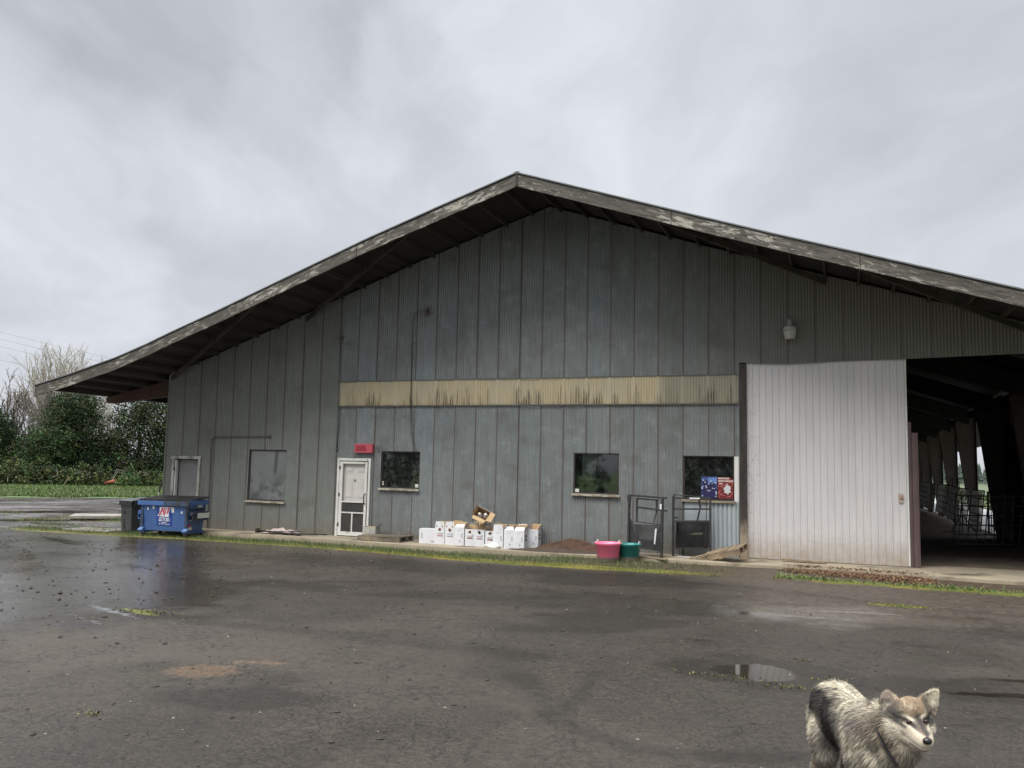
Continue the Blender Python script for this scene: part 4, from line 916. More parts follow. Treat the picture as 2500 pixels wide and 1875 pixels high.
part('sticker', DU, RD, lambda m: m.box((.845, -.28, .30), (.006, .12, .05)))
part('sticker', DU, M_STICK, lambda m: m.box((.838, -.26, .23), (.006, .14, .07)))

CT = thing('wheeled_bin', (-4.62, -1.02, -.12), 'charcoal plastic wheeled bin with a lid, partly behind the blue dumpster', 'trash bin', rotz=math.radians(-14))
M_BIN = pm('charcoal_bin', (.028, .030, .032), (.045, .047, .048), .55, (2, 2, 2), c3=(.07, .07, .065), c3s=4, c3lo=.6, c3hi=.8)
part('body', CT, M_BIN, lambda m: (m.box((0, 0, .46), (.50, .56, .86), taper=1.16), m.box((-.0, -.325, .83), (.60, .05, .12))), bevel=.02)
def ribs(m):
    for i in range(7): m.box((-.29 + i * .097, -.345, .84), (.045, .05, .13))
    for i in range(6): m.box((.335, -.24 + i * .1, .84), (.05, .045, .13))
part('rim_ribs', CT, M_BIN, ribs, bevel=.004)
part('recess_shade', CT, M_DARK, lambda m: (m.box((-.07, -.300, .60), (.17, .02, .14)), m.box((-.09, -.288, .30), (.05, .02, .4))))  # flat dark plates standing in for the shade of two hollows
part('lid', CT, pm('grey_green_lid', (.10, .11, .105), (.14, .15, .14), .35), lambda m: m.add([(-.37, -.38, .905), (.37, -.38, .905), (.37, .42, .97), (-.37, .42, .97), (-.34, -.33, .935), (.34, -.33, .94), (.33, .40, 1.01), (-.33, .40, 1.0)], [(0, 3, 2, 1), (4, 5, 6, 7), (0, 1, 5, 4), (1, 2, 6, 5), (2, 3, 7, 6), (3, 0, 4, 7)]), bevel=.015)
for s_ in (-1, 1):
    mb = MB(); mb.tube([(s_ * .27, .27, .10), (s_ * .32, .27, .10)], .10, 16); mb.build('wheel', M_BLACK, CT)
# bent pole seen past the barn corner
mb = MB(); mb.tube([(-7.64, 3.08, -.13), (-7.64, 3.08, .95)], .02, 6, mi=1); mb.tube([(-7.64, 3.08, .9), (-7.62, 3.1, 1.13), (-7.56, 3.15, 1.28), (-7.42, 3.25, 1.38)], .03, 6, mi=0); mb.box((-7.4, 3.25, 1.28), (.16, .05, .24), mi=0)
tag(mb.build('mirror_arm', [M_BLACK, M_WHITE]), 'black side mirror on a bent arm just past the barn left corner', 'mirror')

# ------------------------------------------------------------------ white cartons
M_CARTON = pm('white_carton', (.68, .69, .71), (.61, .62, .64), .6, (5, 5, 3), c3=(.47, .42, .35), c3s=4, c3lo=.60, c3hi=.8, bump=.25, bscale=7, bdist=.02)
M_CARTS = pm('carton_flap_grey', (.60, .61, .63), (.56, .57, .59), .7)
M_INK = pm('grey_ink', (.14, .14, .15), None, .6); M_INKR = pm('brown_red_ink', (.33, .10, .08), (.24, .12, .09), .6); M_INKP = pm('pink_ink', (.55, .27, .30), None, .6); M_HOLE = pm('cut_hole_brown', (.20, .10, .055), (.06, .035, .025), .9, (30, 30, 30)); M_INKL = pm('pale_ink', (.50, .52, .55), None, .6)
def carton_shell(m, w, d_, h, t_=.006):
    m.box((0, -d_ / 2, h / 2), (w, t_, h), mi=0); m.box((0, d_ / 2, h / 2), (w, t_, h), mi=0)
    m.box((-w / 2, 0, h / 2), (t_, d_ - t_ * 1.05, h), mi=0); m.box((w / 2, 0, h / 2), (t_, d_ - t_ * 1.05, h), mi=0); m.box((0, 0, t_ / 2), (w - t_, d_ - t_, t_), mi=0)
    e = t_ * .6   # brown inner liner
    m.add([(-w / 2 + e, -d_ / 2 + e, .01), (w / 2 - e, -d_ / 2 + e, .01), (w / 2 - e, d_ / 2 - e, .01), (-w / 2 + e, d_ / 2 - e, .01), (-w / 2 + e, -d_ / 2 + e, h - .001), (w / 2 - e, -d_ / 2 + e, h - .001), (w / 2 - e, d_ / 2 - e, h - .001), (-w / 2 + e, d_ / 2 - e, h - .001)],
          [(0, 1, 2, 3), (0, 4, 5, 1), (1, 5, 6, 2), (2, 6, 7, 3), (3, 7, 4, 0)], 1)
def flap(m, p0, p1, out, l, ang, white_out=True, mi=0):
    """flap hinged on p0-p1, leaning by ang from upright towards out"""
    p0 = Vector(p0); p1 = Vector(p1); o_ = Vector(out); tip = Vector((0, 0, 1)) * math.cos(ang) * l + o_ * math.sin(ang) * l; e = (p1 - p0) * .06
    nrm = (p1 - p0).cross(tip).normalized() * .002
    if nrm.dot(o_) < 0: nrm = -nrm
    q = [p0, p1, p1 + tip - e, p0 + tip + e]
    m.add([v + nrm for v in q], [(0, 1, 2, 3)], mi); m.add([v - nrm for v in q], [(3, 2, 1, 0)], 1)
def carton(loc, rotz, label, h=.46, w=.262, d_=.262, flaps=(0, 0, 0, 0), art=0, side=False):
    """flaps: front, back, left, right lean angles or None"""
    o = thing('carton', loc, label, 'box', rotz=rotz, group='white cartons along the wall')
    part('shell', o, [M_CARTON, M_TAN], lambda m: carton_shell(m, w, d_, h))
    E = [((-w / 2, -d_ / 2, h), (w / 2, -d_ / 2, h), (0, -1, 0)), ((w / 2, d_ / 2, h), (-w / 2, d_ / 2, h), (0, 1, 0)), ((-w / 2, d_ / 2, h), (-w / 2, -d_ / 2, h), (-1, 0, 0)), ((w / 2, -d_ / 2, h), (w / 2, d_ / 2, h), (1, 0, 0))]
    for (p0, p1, out_), a in zip(E, flaps):
        if a is None: continue
        part('flap', o, [M_CARTON, M_TAN, M_CARTS], lambda m: flap(m, p0, p1, out_, .125, a))
    y = -d_ / 2 - .004
    def rect(m, x0, x1, z0, z1, dy=0): m.prism([(x0, z0), (x0, z1), (x1, z1), (x1, z0)][::-1], y - .001 - dy, y - dy)
    hh = h + (.12 if art in (1, 2) else 0)
    if art in (1, 2, 3, 4, 5):
        ink = {1: M_INKP, 2: M_INKL, 3: M_INKR, 4: M_INKP, 5: M_INKR}[art]; zc = h * .70 - .02
        r_ = random.Random(art); n = 9
        part('torn_hole', o, M_DARK if art == 4 else M_HOLE, lambda m: m.prism([(math.cos(2 * PI * i / n) * .045 * (.65 + .6 * r_.random()), zc + .075 + math.sin(2 * PI * i / n) * .042 * (.65 + .6 * r_.random())) for i in range(n)][::-1], y - .002, y))
        part('print_bar', o, M_INK, lambda m: (rect(m, -.07, .07, zc - .035, zc - .022),)[0]); part('print_bar', o, ink, lambda m: rect(m, -.07, .07, zc - .085, zc - .058)); part('print_bar', o, M_INK, lambda m: rect(m, -.07, .07, zc - .097, zc - .086))
        if art in (1, 2): part('print_spots', o, M_INKR if art == 2 else M_INK, lambda m: (m.prism(disc(-.085, h + .005, .016, .022, 10), y - .002, y), m.prism(disc(.08, h - .0, .016, .022, 8), y - .002, y)))
    else:
        part('print_faint', o, M_INKL, lambda m: (rect(m, -.06, .05, h * .84, h * .86), rect(m, -.05, .03, h * .80, h * .81), rect(m, -.1, -.03, h * .30, h * .31), rect(m, -.1, -.05, h * .34, h * .345), rect(m, -.06, -.02, h * .55, h * .56), rect(m, -.1, -.02, h * .08, h * .09)))
        part('print_corner', o, M_INK, lambda m: (rect(m, .0, .008, h * .22, h * .34), rect(m, .008, .05, h * .20, h * .235)))
    part('arrows', o, M_INK, lambda m: (rect(m, .062, .069, h * .30 + .06, h * .30 + .16), rect(m, .085, .092, h * .30 + .06, h * .30 + .16), rect(m, .058, .097, h * .30 + .05, h * .30 + .055), rect(m, .055, .075, h * .30 + .145, h * .30 + .15), rect(m, .078, .098, h * .30 + .145, h * .30 + .15)))
    if side:
        part('label_bars', o, M_INK, lambda m: (m.box((w / 2 + .004, 0, h * .70), (.002, .12, .06)), m.box((w / 2 + .004, 0, h * .50), (.002, .12, .06))))
    return o
R = math.radians
xs_ = [5.215 + .281 * i for i in range(9)]
spec = [
 (1, (0, -.1, None, None), .455, 'white carton with its front flap up and pinkish print, first upright one from the left'),
 (2, (0.0, .15, None, None), .455, 'white carton with front flap up and a rust spot, second upright one from the left'),
 (0, (-.95, .3, None, .4), .455, 'white carton with front flap folded in and faint print, third in the row'),
 (3, (None, .2, 1.2, None), .42, 'short white carton with a brown torn hole and dark red bars, fourth in the row'),
 (4, (None, .2, None, .5), .42, 'white carton with a black square hole under the tilted box'),
 (5, (None, .5, .7, .2), .40, 'white carton with a torn brown V-shaped hole right of the tilted box'),
 (0, (0, .2, None, .5), .455, 'white carton with a tall blank front flap standing up, near the milky container'),
 (0, (-.9, .0, .5, None), .455, 'front row carton with brown flaps behind its folded front flap, next to the end one'),
 (0, (-.9, .0, .3, .45), .455, 'white carton at the front right end with two dark bars on its side')]
for i, (art, fl_, h_, lb) in enumerate(spec):
    carton((xs_[i], -.66 - .008 * i + (-.01, .01, -.02, .015, 0, .02, -.01, .01, -.02)[i] - (.12 if i > 5 else 0), 0), R((1, -1, 0, 2, -2, 1, -1, 1, 0)[i]), lb, h=h_, flaps=fl_, art=art, side=(i == 8))
carton((7.36, -.36, 0), R(2), 'white carton in the second row, half hidden behind the right end carton', flaps=(-.1, .0, .5, .1), art=0, side=False)
carton((7.60, -.22, 0), R(0), 'rearmost carton by the wall with open brown flap and dark side bars', flaps=(None, .1, .2, .5), art=0, side=True)
carton((5.45, -.34, 0), R(-3), 'white carton at the back behind the first upright cartons', flaps=(.2, .2, .6, None), art=0)
carton((6.05, -.36, 0), R(4), 'opened carton at the back under the tilted box, brown flaps spread', flaps=(.4, .1, .8, 1.0), art=0)
carton((6.62, -.38, 0), R(-2), 'white carton at the back left of the jug carton row', flaps=(.2, -.2, .4, .4), art=0)
lb = thing('carton', (4.86, -.70, 0), 'white carton lying on its side at the left end of the row', 'box', rotz=R(6), group='white cartons along the wall')
part('shell', lb, M_CARTON, lambda m: m.box((0, 0, .19), (.44, .26, .38)), bevel=.004)
part('arrows', lb, M_INK, lambda m: (m.box((-.15, -.133, .2), (.006, .002, .15)), m.box((-.13, -.133, .2), (.006, .002, .15)), m.box((.15, -.133, .05), (.08, .002, .006)), m.box((.15, -.133, .07), (.08, .002, .006))))
# tilted open carton with two jugs, lying on top of the row
TB = thing('open_carton', (6.28, -.52, .70), 'open brown-lined carton lying tilted on top of the white cartons with bottles inside', 'box', rot=(R(62), R(24), R(8)))
part('shell', TB, [M_CARTS, M_TAN], lambda m: carton_shell(m, .36, .27, .30))
for (p0, p1, o_, a, l) in [((-.18, -.135, .30), (.18, -.135, .30), (0, -1, 0), 1.1, .13), ((.18, -.135, .30), (.18, .135, .30), (1, 0, 0), 1.35, .14), ((-.18, .135, .30), (-.18, -.135, .30), (-1, 0, 0), .2, .10)]:
    part('flap', TB, [M_CARTS, M_TAN, M_CARTS], lambda m: flap(m, p0, p1, o_, l, a))
mt = Matrix.Translation((6.28, -.52, .70)) @ (Matrix.Rotation(R(8), 4, 'Z') @ Matrix.Rotation(R(24), 4, 'Y') @ Matrix.Rotation(R(62), 4, 'X'))
M_JUG = pm('cloudy_jug_plastic', (.50, .52, .58), (.58, .60, .66), .3); M_CAPY = pm('cream_cap', (.75, .72, .50), None, .5)
for i, (ux, uy, lb_, cm) in enumerate([(-.065, -.03, 'plastic bottle with a cream cap, on the left inside the tilted carton', M_CAPY), (.08, .03, 'plastic bottle with a white cap, on the right inside the tilted carton', M_WHITE)]):
    J = thing('bottle', (0, 0, 0), lb_, 'bottle', group='bottles in the tilted carton'); J.matrix_world = mt @ Matrix.Translation((ux, uy, .012))
    part('body', J, M_JUG, lambda m: m.lathe([(0, 0), (.055, 0), (.06, .02), (.06, .15), (.05, .19), (.024, .225), (.024, .24), (0, .24)], n=16), smooth=True)
    part('cap', J, cm, lambda m: m.lathe([(0, .241), (.030, .241), (.030, .268), (0, .268)], n=14))
# crumpled clear jug on the slab edge
def blobmesh(name, mat, loc, size, seed, parent=None, n=2, amp=.25, flatten=True, **kw):
    import bmesh
    bm = bmesh.new(); bmesh.ops.create_icosphere(bm, subdivisions=n, radius=1)
    r_ = random.Random(seed); ph = [r_.random() * 6 for _ in range(6)]
    for v in bm.verts:
        p = v.co; k = 1 + amp * (math.sin(p.x * 3 + ph[0]) * math.cos(p.y * 3.3 + ph[1]) + .6 * math.sin(p.z * 5 + ph[2] + p.x * 4) + .4 * math.sin(p.y * 8 + ph[3]))
        v.co = Vector((p.x * size[0] * k, p.y * size[1] * k, p.z * size[2] * k))
        if flatten and v.co.z < -size[2] * .3: v.co.z = -size[2] * .3
    me_ = bpy.data.meshes.new(name); bm.to_mesh(me_); bm.free(); me_.materials.append(mat)
    me_.polygons.foreach_set('use_smooth', [True] * len(me_.polygons))
    o = bpy.data.objects.new(name, me_); COL.objects.link(o); o.location = loc
    if parent: o.parent = parent
    return o
bag = thing('plastic_jug', (6.80, -1.03, .0), 'clear milky plastic container lying in front of the white cartons', 'jug')
bb = blobmesh('body', pm('milky_plastic', (.62, .62, .58), (.70, .70, .68), .25), (0, 0, .03), (.19, .11, .10), 4, parent=bag, n=3, amp=.10)
part('neck', bag, M_WHITE, lambda m: m.tube([(-.16, -.02, .06), (-.23, -.03, .05)], .03, 10), smooth=True)

# small worn carton by the door
SB = thing('small_carton', (2.93, -.30, .09), 'small grubby grey carton on the pallet corner beside the white door', 'box', rotz=R(4))
part('shell', SB, [pm('grubby_carton', (.42, .41, .36), (.34, .33, .29), .8, c3=(.2, .17, .12), c3s=4), M_TAN], lambda m: carton_shell(m, .36, .28, .235))
part('flap', SB, [M_CARTS, M_TAN, M_CARTS], lambda m: flap(m, (.18, -.14, .235), (.18, .14, .235), (1, 0, 0), .13, .9))
part('print_mark', SB, M_INKL, lambda m: (m.box((-.06, -.145, .10), (.015, .002, .05)), m.box((.0, -.145, .10), (.09, .002, .018))))

# ------------------------------------------------------------------ pallets
def pallet(loc, rotz, label, L=1.05, Wd=.86, boards=6, rot=None, mat=M_PALLET):
    o = thing('pallet', loc, label, 'pallet', rotz=rotz, rot=rot)
    r_ = random.Random(int(L * 100))
    for i in range(boards):
        part('deck_board', o, mat, lambda m: m.box((-L / 2 + (i + .5) * L / boards, r_.uniform(-.01, .01), .128), (L / boards - .025, Wd, .018), Matrix.Rotation(r_.uniform(-.02, .02), 3, 'Z')))
    for q in (-1, 0, 1): part('stringer', o, mat, lambda m: (m.box((0, q * (Wd / 2 - .03), .066), (L, .045, .105)),))
    for i in range(3): part('bottom_board', o, mat, lambda m: m.box((-L / 2 + .06 + i * (L / 2 - .06), 0, .006), (.10, Wd, .014)))
    return o
pallet((3.55, -.62, 0), R(0), 'flat weathered grey pallet lying on the slab right of the white door', L=1.25, Wd=.80, boards=8)
M_PALT = pm('tan_pallet_wood', (.32, .245, .16), (.20, .15, .10), .9, (3, 3, 3), bump=.4, c3=(.12, .09, .06))
p2 = pallet((12.38, -.66, .10), 0, 'broken pale wooden pallet tilted up against the jamb of the big doorway', L=.92, Wd=.80, boards=5, rot=(R(7), R(-15), R(-10)), mat=M_PALT)
part('loose_slat', p2, M_PALT, lambda m: m.box((-.30, -.30, .15), (.9, .12, .018), Matrix.Rotation(.05, 3, 'Z')))

# ------------------------------------------------------------------ folded cot on the slab
CO = thing('folded_chair', (.25, -.52, 0), 'folded camp chair with pink-white cloth on dark poles lying against the wall', 'folding chair', rotz=R(0))
M_CLOTH = pm('dirty_pink_canvas', (.56, .46, .43), (.40, .31, .28), .85, (6, 6, 6), lo=.4, hi=.6, c3=(.12, .09, .08), c3s=7, c3lo=.6, c3hi=.7)
gridx, gridy = 34, 9; mb = MB(); vs = []
for i in range(gridx):
    for j in range(gridy):
        u = i / (gridx - 1); v = j / (gridy - 1) - .5
        hgt = (.14 * math.sin(PI * min(1, u * 1.05)) ** .6 * (1 - (2 * v) ** 2) ** .5 if abs(v) < .5 else 0) * (.8 + .25 * math.sin(u * 23 + v * 5) * math.sin(u * 9) + .15 * math.sin(v * 14 + u * 6))
        vs.append((-.72 + 1.35 * u, v * .36 * (.7 + .3 * math.sin(u * 11)) + .02 * math.sin(u * 17), .03 + max(0, hgt)))
mb.add(vs, [(i * gridy + j, (i + 1) * gridy + j, (i + 1) * gridy + j + 1, i * gridy + j + 1) for i in range(gridx - 1) for j in range(gridy - 1)])
cl_ = mb.build('cloth', M_CLOTH, CO, smooth=True)
for i, (a, c_) in enumerate([((-.82, -.14, .09), (.55, -.22, .05)), ((-.80, -.10, .05), (.62, -.12, .11)), ((-.3, -.2, .03), (1.15, -.05, .05)), ((.1, .0, .05), (1.38, .05, .05))]): part('pole', CO, M_GATE, lambda m: m.tube([a, c_], .018, 8), smooth=True)
part('end_cap', CO, M_BLACK, lambda m: (m.box((-.80, -.12, .08), (.08, .10, .12)), m.box((.58, -.2, .04), (.12, .08, .06))))

# ------------------------------------------------------------------ tubs
def tub(loc, label, c, c2, r0_=.215, r1_=.275, h=.40):
    o = thing('feed_tub', loc, label, 'tub', group='plastic feed tubs')
    m_ = bpy.data.materials.new('tub_plastic'); m_.use_nodes = True; t = NT(m_.node_tree); b = t.n['Principled BSDF']; co = t.obj(); x, y, z = t.sep(co)
    k = t.mapr(t.math('ADD', z, t.math('MULTIPLY', t.noise(co, 9, 5, .6), -.09)), .09, .045)
    cc = t.mix(k, t.mix(t.noise(co, 3, 3), c, c2), (.30, .25, .20)); cc = t.mix(t.mapr(t.noise(t.scale(co, 9, 9, 3), 1, 5, .7), .62, .7, 0, .4), cc, tuple(q * .5 for q in c))
    t.l.new(cc, b.inputs['Base Color']); b.inputs['Roughness'].default_value = .38
    part('body', o, m_, lambda m: m.lathe([(0, .0), (r0_ - .015, 0), (r0_, .015), (r1_ - .015, h - .055), (r1_, h - .05), (r1_ + .008, h - .045), (r1_ + .008, h - .03), (r1_ + .022, h - .012), (r1_ + .022, h), (r1_ + .012, h + .004), (r1_ - .012, h - .01), (r0_ - .012, .02), (0, .015)], n=40), smooth=True)
    for s_ in (-1, 1):
        part('rope_handle', o, M_WHITE, lambda m: m.tube([(s_ * r1_ * .86 + dx, -.1 * s_ * 0 + yy, h + zz) for dx, yy, zz in [(.0, -.09, -.02), (.01, -.075, .03), (.015, -.03, .055), (.015, .03, .055), (.01, .075, .03), (.0, .09, -.02)]], .008, 6), smooth=True)
    return o
tub((9.95, -1.93, -.075), 'hot pink plastic feed tub with a muddy base, in front of the green tub', (.92, .18, .32), (.94, .23, .36), .232, .288, .43)
tub((10.36, -1.62, -.07), 'teal green plastic feed tub standing behind the pink tub', (.015, .17, .155), (.02, .215, .195), .215, .262, .40)

# ------------------------------------------------------------------ black head-gate panels
GA = thing('gate_panel', (10.58, -.98, -.0), 'left black steel stock panel with a notched sheet and a long white stripe', 'gate', rotz=R(-22), group='black stock panels')
wA, hA = .92, 1.40; a_ = wA / 2
part('frame', GA, M_GATE, lambda m: (m.bar((-a_, 0, .12), (-a_, .02, hA), .05), m.bar((a_, 0, -.02), (a_, .02, hA - .02), .055), m.bar((-a_, .02, hA), (a_ + .12, .02, hA - .03), .045), m.box((-a_, .015, hA - .06), (.09, .05, .14))), bevel=.004)
part('inner_frame', GA, M_GATE, lambda m: (m.bar((-.27, .06, .78), (-.27, .06, hA - .06), .035), m.bar((.28, .06, 1.05), (.28, .06, hA - .08), .035), m.bar((.28, .06, 1.05), (.20, .06, .78), .02), m.bar((-.27, .06, hA - .07), (.32, .06, hA - .09), .03)), bevel=.003)
part('rail', GA, M_GATE, lambda m: m.bar((-.27, .03, 1.13), (a_ + .12, .03, 1.08), .045), bevel=.004)
part('rail', GA, M_GATE, lambda m: m.bar((-.30, .03, .79), (a_, .03, .755), .02))
part('notched_sheet', GA, M_GATE, lambda m: m.prism([(-a_, .92), (-.36, .74), (-.24, .40), (.20, .38), (.38, .70), (a_, .78), (a_, -.0 + .12), (.18, .16), (-.20, .18), (-.40, .22), (-a_, .3)][::-1], .02, .03))
part('back_sheet', GA, pm('grey_back_sheet', (.085, .085, .083), (.06, .062, .06), .6, (3, 3, 3)), lambda m: m.prism([(-.42, .72), (.40, .74), (.34, .30), (-.30, .28)], .16, .17))
part('stripe', GA, M_CARTON, lambda m: m.prism([(.245, .32), (.275, .29), (.32, .66), (.275, .66)][::-1], .010, .018))
part('label_tag', GA, M_CARTON, lambda m: m.box((a_ - .01, -.03, 1.17), (.05, .004, .12)))
part('foot_rail', GA, M_PIPE, lambda m: (m.bar((-.30, .03, -.0), (-.30, .03, .20), .03), m.bar((-.30, .03, .20), (.36, .03, .14), .02), m.bar((-.34, .02, .05), (a_, .0, .0), .03)))
GB = thing('gate_panel', (11.57, -.42, -.0), 'right black steel stock panel holding a deep black feed trough', 'gate', rotz=R(2), group='black stock panels')
wB = .86; b_ = wB / 2
part('frame', GB, M_GATE, lambda m: (m.bar((-b_, 0, 0), (-b_, .0, 1.42), .055), m.bar((b_, 0, .0), (b_, .0, 1.34), .05), m.bar((-b_, 0, 1.36), (b_, 0, 1.36), .045), m.bar((-b_, .12, 1.44), (b_ + .0, .14, 1.38), .025), m.bar((-b_, .1, .9), (-b_, .13, 1.45), .03)), bevel=.004)
part('rail', GB, M_GATE, lambda m: m.bar((-b_, -.02, 1.10), (b_ + .03, -.02, 1.13), .04), bevel=.003)
part('rail', GB, M_GATE, lambda m: m.bar((-b_, -.0, .81), (b_, .0, .845), .045), bevel=.003)
part('inner_bars', GB, M_GATE, lambda m: (m.bar((.20, .06, 1.10), (.16, .06, 1.36), .04), m.bar((.18, .06, 1.10), (.12, .06, .83), .035), m.bar((.33, .08, .84), (.33, .08, 1.34), .015), m.bar((-b_, .02, .90), (-.32, .02, .90), .04)))
part('trough', GB, M_GATE, lambda m: (m.box((0, .20, .50), (wB - .06, .01, .60)), m.prism([(-b_ + .03, .20), (-b_ + .03, .82), (b_ - .03, .82), (b_ - .10, .24)], .26, .27), m.box((-.36, .1, .5), (.01, .22, .6)), m.add([(.28, .02, .22), (.40, .24, .40), (.40, .24, .82), (.30, .0, .78)], [(0, 1, 2, 3), (3, 2, 1, 0)]), m.add([(-.38, -.02, .50), (.26, -.03, .50), (.26, -.01, .20), (-.38, .0, .20)], [(0, 1, 2, 3), (3, 2, 1, 0)]), m.bar((-.38, -.02, .19), (.28, -.02, .22), .025)))
part('worn_strip', GB, pm('worn_olive', (.12, .11, .055), (.05, .05, .035), .7, (12, 12, 12)), lambda m: m.prism([(-.05, .52), (.25, .53), (.27, .58), (.12, .575)][::-1], -.034, -.031))
part('label_tag', GB, M_CARTON, lambda m: m.prism([(-.05, 1.345), (.19, 1.35), (.19, 1.385), (-.05, 1.38)][::-1], -.030, -.026))
for i, (a, c_, z_) in enumerate([((11.30, -.72), (11.62, -.78), .02), ((11.72, -.75), (12.0, -.72), .02), ((11.95, -.60), (12.15, -.63), .02)]):
    mb = MB(); mb.bar((*a, z_), (*c_, z_ + .01), .05, .015); tag(mb.build('wood_scrap', [M_CARTS, M_PALT, M_CARTS][i]), ['long white splinter of wood on the slab at the left below the right stock panel', 'tan wood scrap in front of the right stock panel foot', 'short white scrap of wood nearest the tilted pallet'][i], 'scrap', 'scraps under the stock panels')
mb = MB(); mb.bar((10.05, -1.12, .03), (11.2, -1.52, .02), .07, .03); tag(mb.build('plank', M_PALT), 'old plank on the ground under the left stock panel', 'plank')

# rotten foot of the wall and crumbled earth
def mound(name, cx, cy, rx, ry, h, mat, seed, label, cat, n=34):
    u = np.linspace(-1, 1, n); A_, B_ = np.meshgrid(u, u); r_ = np.sqrt(A_ ** 2 + B_ ** 2)
    hh = np.clip(1 - r_, 0, 1) ** .8 * (.45 + 1.1 * fbm(A_ * 3 + seed, B_ * 3, 1.6, 4, seed)) * h
    V_ = np.stack([cx + A_ * rx, cy + B_ * ry, -.02 + hh], -1).reshape(-1, 3); I_ = np.arange(n * n).reshape(n, n)
    keep = []
    for i in range(n - 1):
        for j in range(n - 1):
            if r_[i, j] < 1.02: keep.append((I_[i, j], I_[i, j + 1], I_[i + 1, j + 1], I_[i + 1, j]))
    mb = MB(); mb.add(V_.tolist(), keep); o = mb.build(name, mat, smooth=False); tag(o, label, cat); return o
M_EARTH = pm('red_brown_earth', (.10, .05, .03), (.055, .034, .024), .95, (9, 9, 9), bump=.8, bscale=30)
mound('earth_heap', 8.65, -.26, 1.1, .34, .26, M_EARTH, 3, 'crumbled red-brown earth piled against the foot of the barn wall', 'earth heap')
mound('earth_heap', 8.3, -.85, 1.5, .55, .09, pm('dark_brown_earth', (.05, .035, .025), (.075, .055, .04), .95, (9, 9, 9), bump=.8, bscale=30), 8, 'low dark brown soil clump right of the last white carton', 'earth heap')

# ------------------------------------------------------------------ leaf litter of wood chips, gravel, weeds, grass
def blades(name, pts, mats, hs, lean, wdt, seed, kind='stuff', label=None, cat=None, seg=2):
    r_ = np.random.default_rng(seed); mb = MB()
    for (x_, y_, z_, hsc, mi) in pts:
        h_ = hs * hsc * r_.uniform(.6, 1.3); a = r_.uniform(0, 2 * PI); la = r_.uniform(0, 2 * PI); l_ = h_ * lean * r_.uniform(.3, 1.2); w_ = wdt * r_.uniform(.7, 1.4)
        dx, dy = math.cos(a) * w_, math.sin(a) * w_; lx, ly = math.cos(la) * l_, math.sin(la) * l_
        mb.add([(x_ - dx, y_ - dy, z_), (x_ + dx, y_ + dy, z_), (x_ + dx * .7 + lx * .4, y_ + dy * .7 + ly * .4, z_ + h_ * .6), (x_ - dx * .7 + lx * .4, y_ - dy * .7 + ly * .4, z_ + h_ * .6), (x_ + lx, y_ + ly, z_ + h_)], [(0, 1, 2, 3), (3, 2, 4)], mi)
    o = mb.build(name, mats, kind=kind)
    if label: o['label'] = label; o['category'] = cat
    return o
M_GRASS1 = pm('grass_green', (.080, .135, .030), (.12, .17, .045), .6); M_GRASS2 = pm('moss_yellow', (.18, .19, .04), (.13, .15, .03), .7); M_GRASS3 = pm('straw_blade', (.28, .25, .15), (.2, .17, .1), .8); M_GRASS4 = pm('grass_dark', (.045, .075, .022), (.06, .09, .03), .7)
pts = []
for i in range(26000):
    x_ = rng.uniform(-8.6, 13.0); e = float(edge_y(x_)); ae = float(apron_edge(x_)) if x_ > -4.7 else e + .9
    lo_ = e - .04 - .10 * rng.random(); hi_ = ae - .0
    y_ = lo_ + (hi_ - lo_) * rng.random() ** 1.25
    dens = float(np.interp(x_, [-8.6, -7, -5, 9, 10.5, 11.8, 12.4, 13], [.25, .8, 1, 1, .8, .35, .15, 0])) * (0.35 + .9 * (math.sin(x_ * 3.1) * .5 + .5) * .6 + .3)
    if rng.random() > dens: continue
    fr_ = (y_ - lo_) / max(.1, hi_ - lo_)
    mi = 1 if (rng.random() < .75 and fr_ < .30) else (2 if rng.random() < .10 else (3 if rng.random() < .45 else 0))
    hsc = .45 if mi == 1 else (1.25 if rng.random() < .10 else .8)
    if x_ > 8: hsc *= .85
    pts.append((x_, y_, float(ground_z(x_, y_)) - .005, hsc, mi))
blades('grass_verge', pts, [M_GRASS1, M_GRASS2, M_GRASS3, M_GRASS4], .105, .7, .0035, 2)
pts = []   # weeds by the sliding door
for i in range(5200):
    x_ = rng.uniform(13.6, 20.5); y_ = -2.62 - .12 * (x_ - 14) / 4 + rng.normal(0, .11) - (.35 if x_ < 15 else 0) * (15 - x_) / 1.5 * -1 * .0
    k = .25 + .75 * (math.sin(x_ * 2.3 + 1) * .5 + .5)
    if rng.random() > k * (.55 if x_ > 15 else .8): continue
    pts.append((x_, y_, float(ground_z(x_, y_)) - .005, .6 if rng.random() < .9 else 1.3, 0 if rng.random() < .7 else 1))
for cx, cy, rx, ry, n in [(15.75, -5.4, .36, .11, 700), (5.95, -11.58, .4, .08, 350), (14.35, -11.98, .45, .05, 160), (13.72, -11.82, .4, .04, 120), (14.75, -11.5, .2, .09, 110), (14.45, -10.6, .12, .05, 40), (9.2, -15.5, .12, .05, 60), (12.4, -3.0, .3, .06, 200), (11.6, -2.95, .12, .06, 160)]:
    for i in range(n):
        x_ = cx + rng.normal(0, rx * .7); y_ = cy + rng.normal(0, ry * 1.1); (pts.append((x_, y_, float(ground_z(x_, y_)) - .004, .26, int(rng.choice([1, 2, 3], p=[.3, .3, .4])))) if rng.random() < .6 else None)
blades('weed_patches', pts, [pm('clover_green', (.085, .15, .040), (.12, .18, .055), .6), M_GRASS2, pm('tawny_moss', (.15, .12, .05), (.10, .09, .035), .8), M_GRASS4], .07, 1.6, .009, 6)
pts = []   # weeds and clumps in the left yard
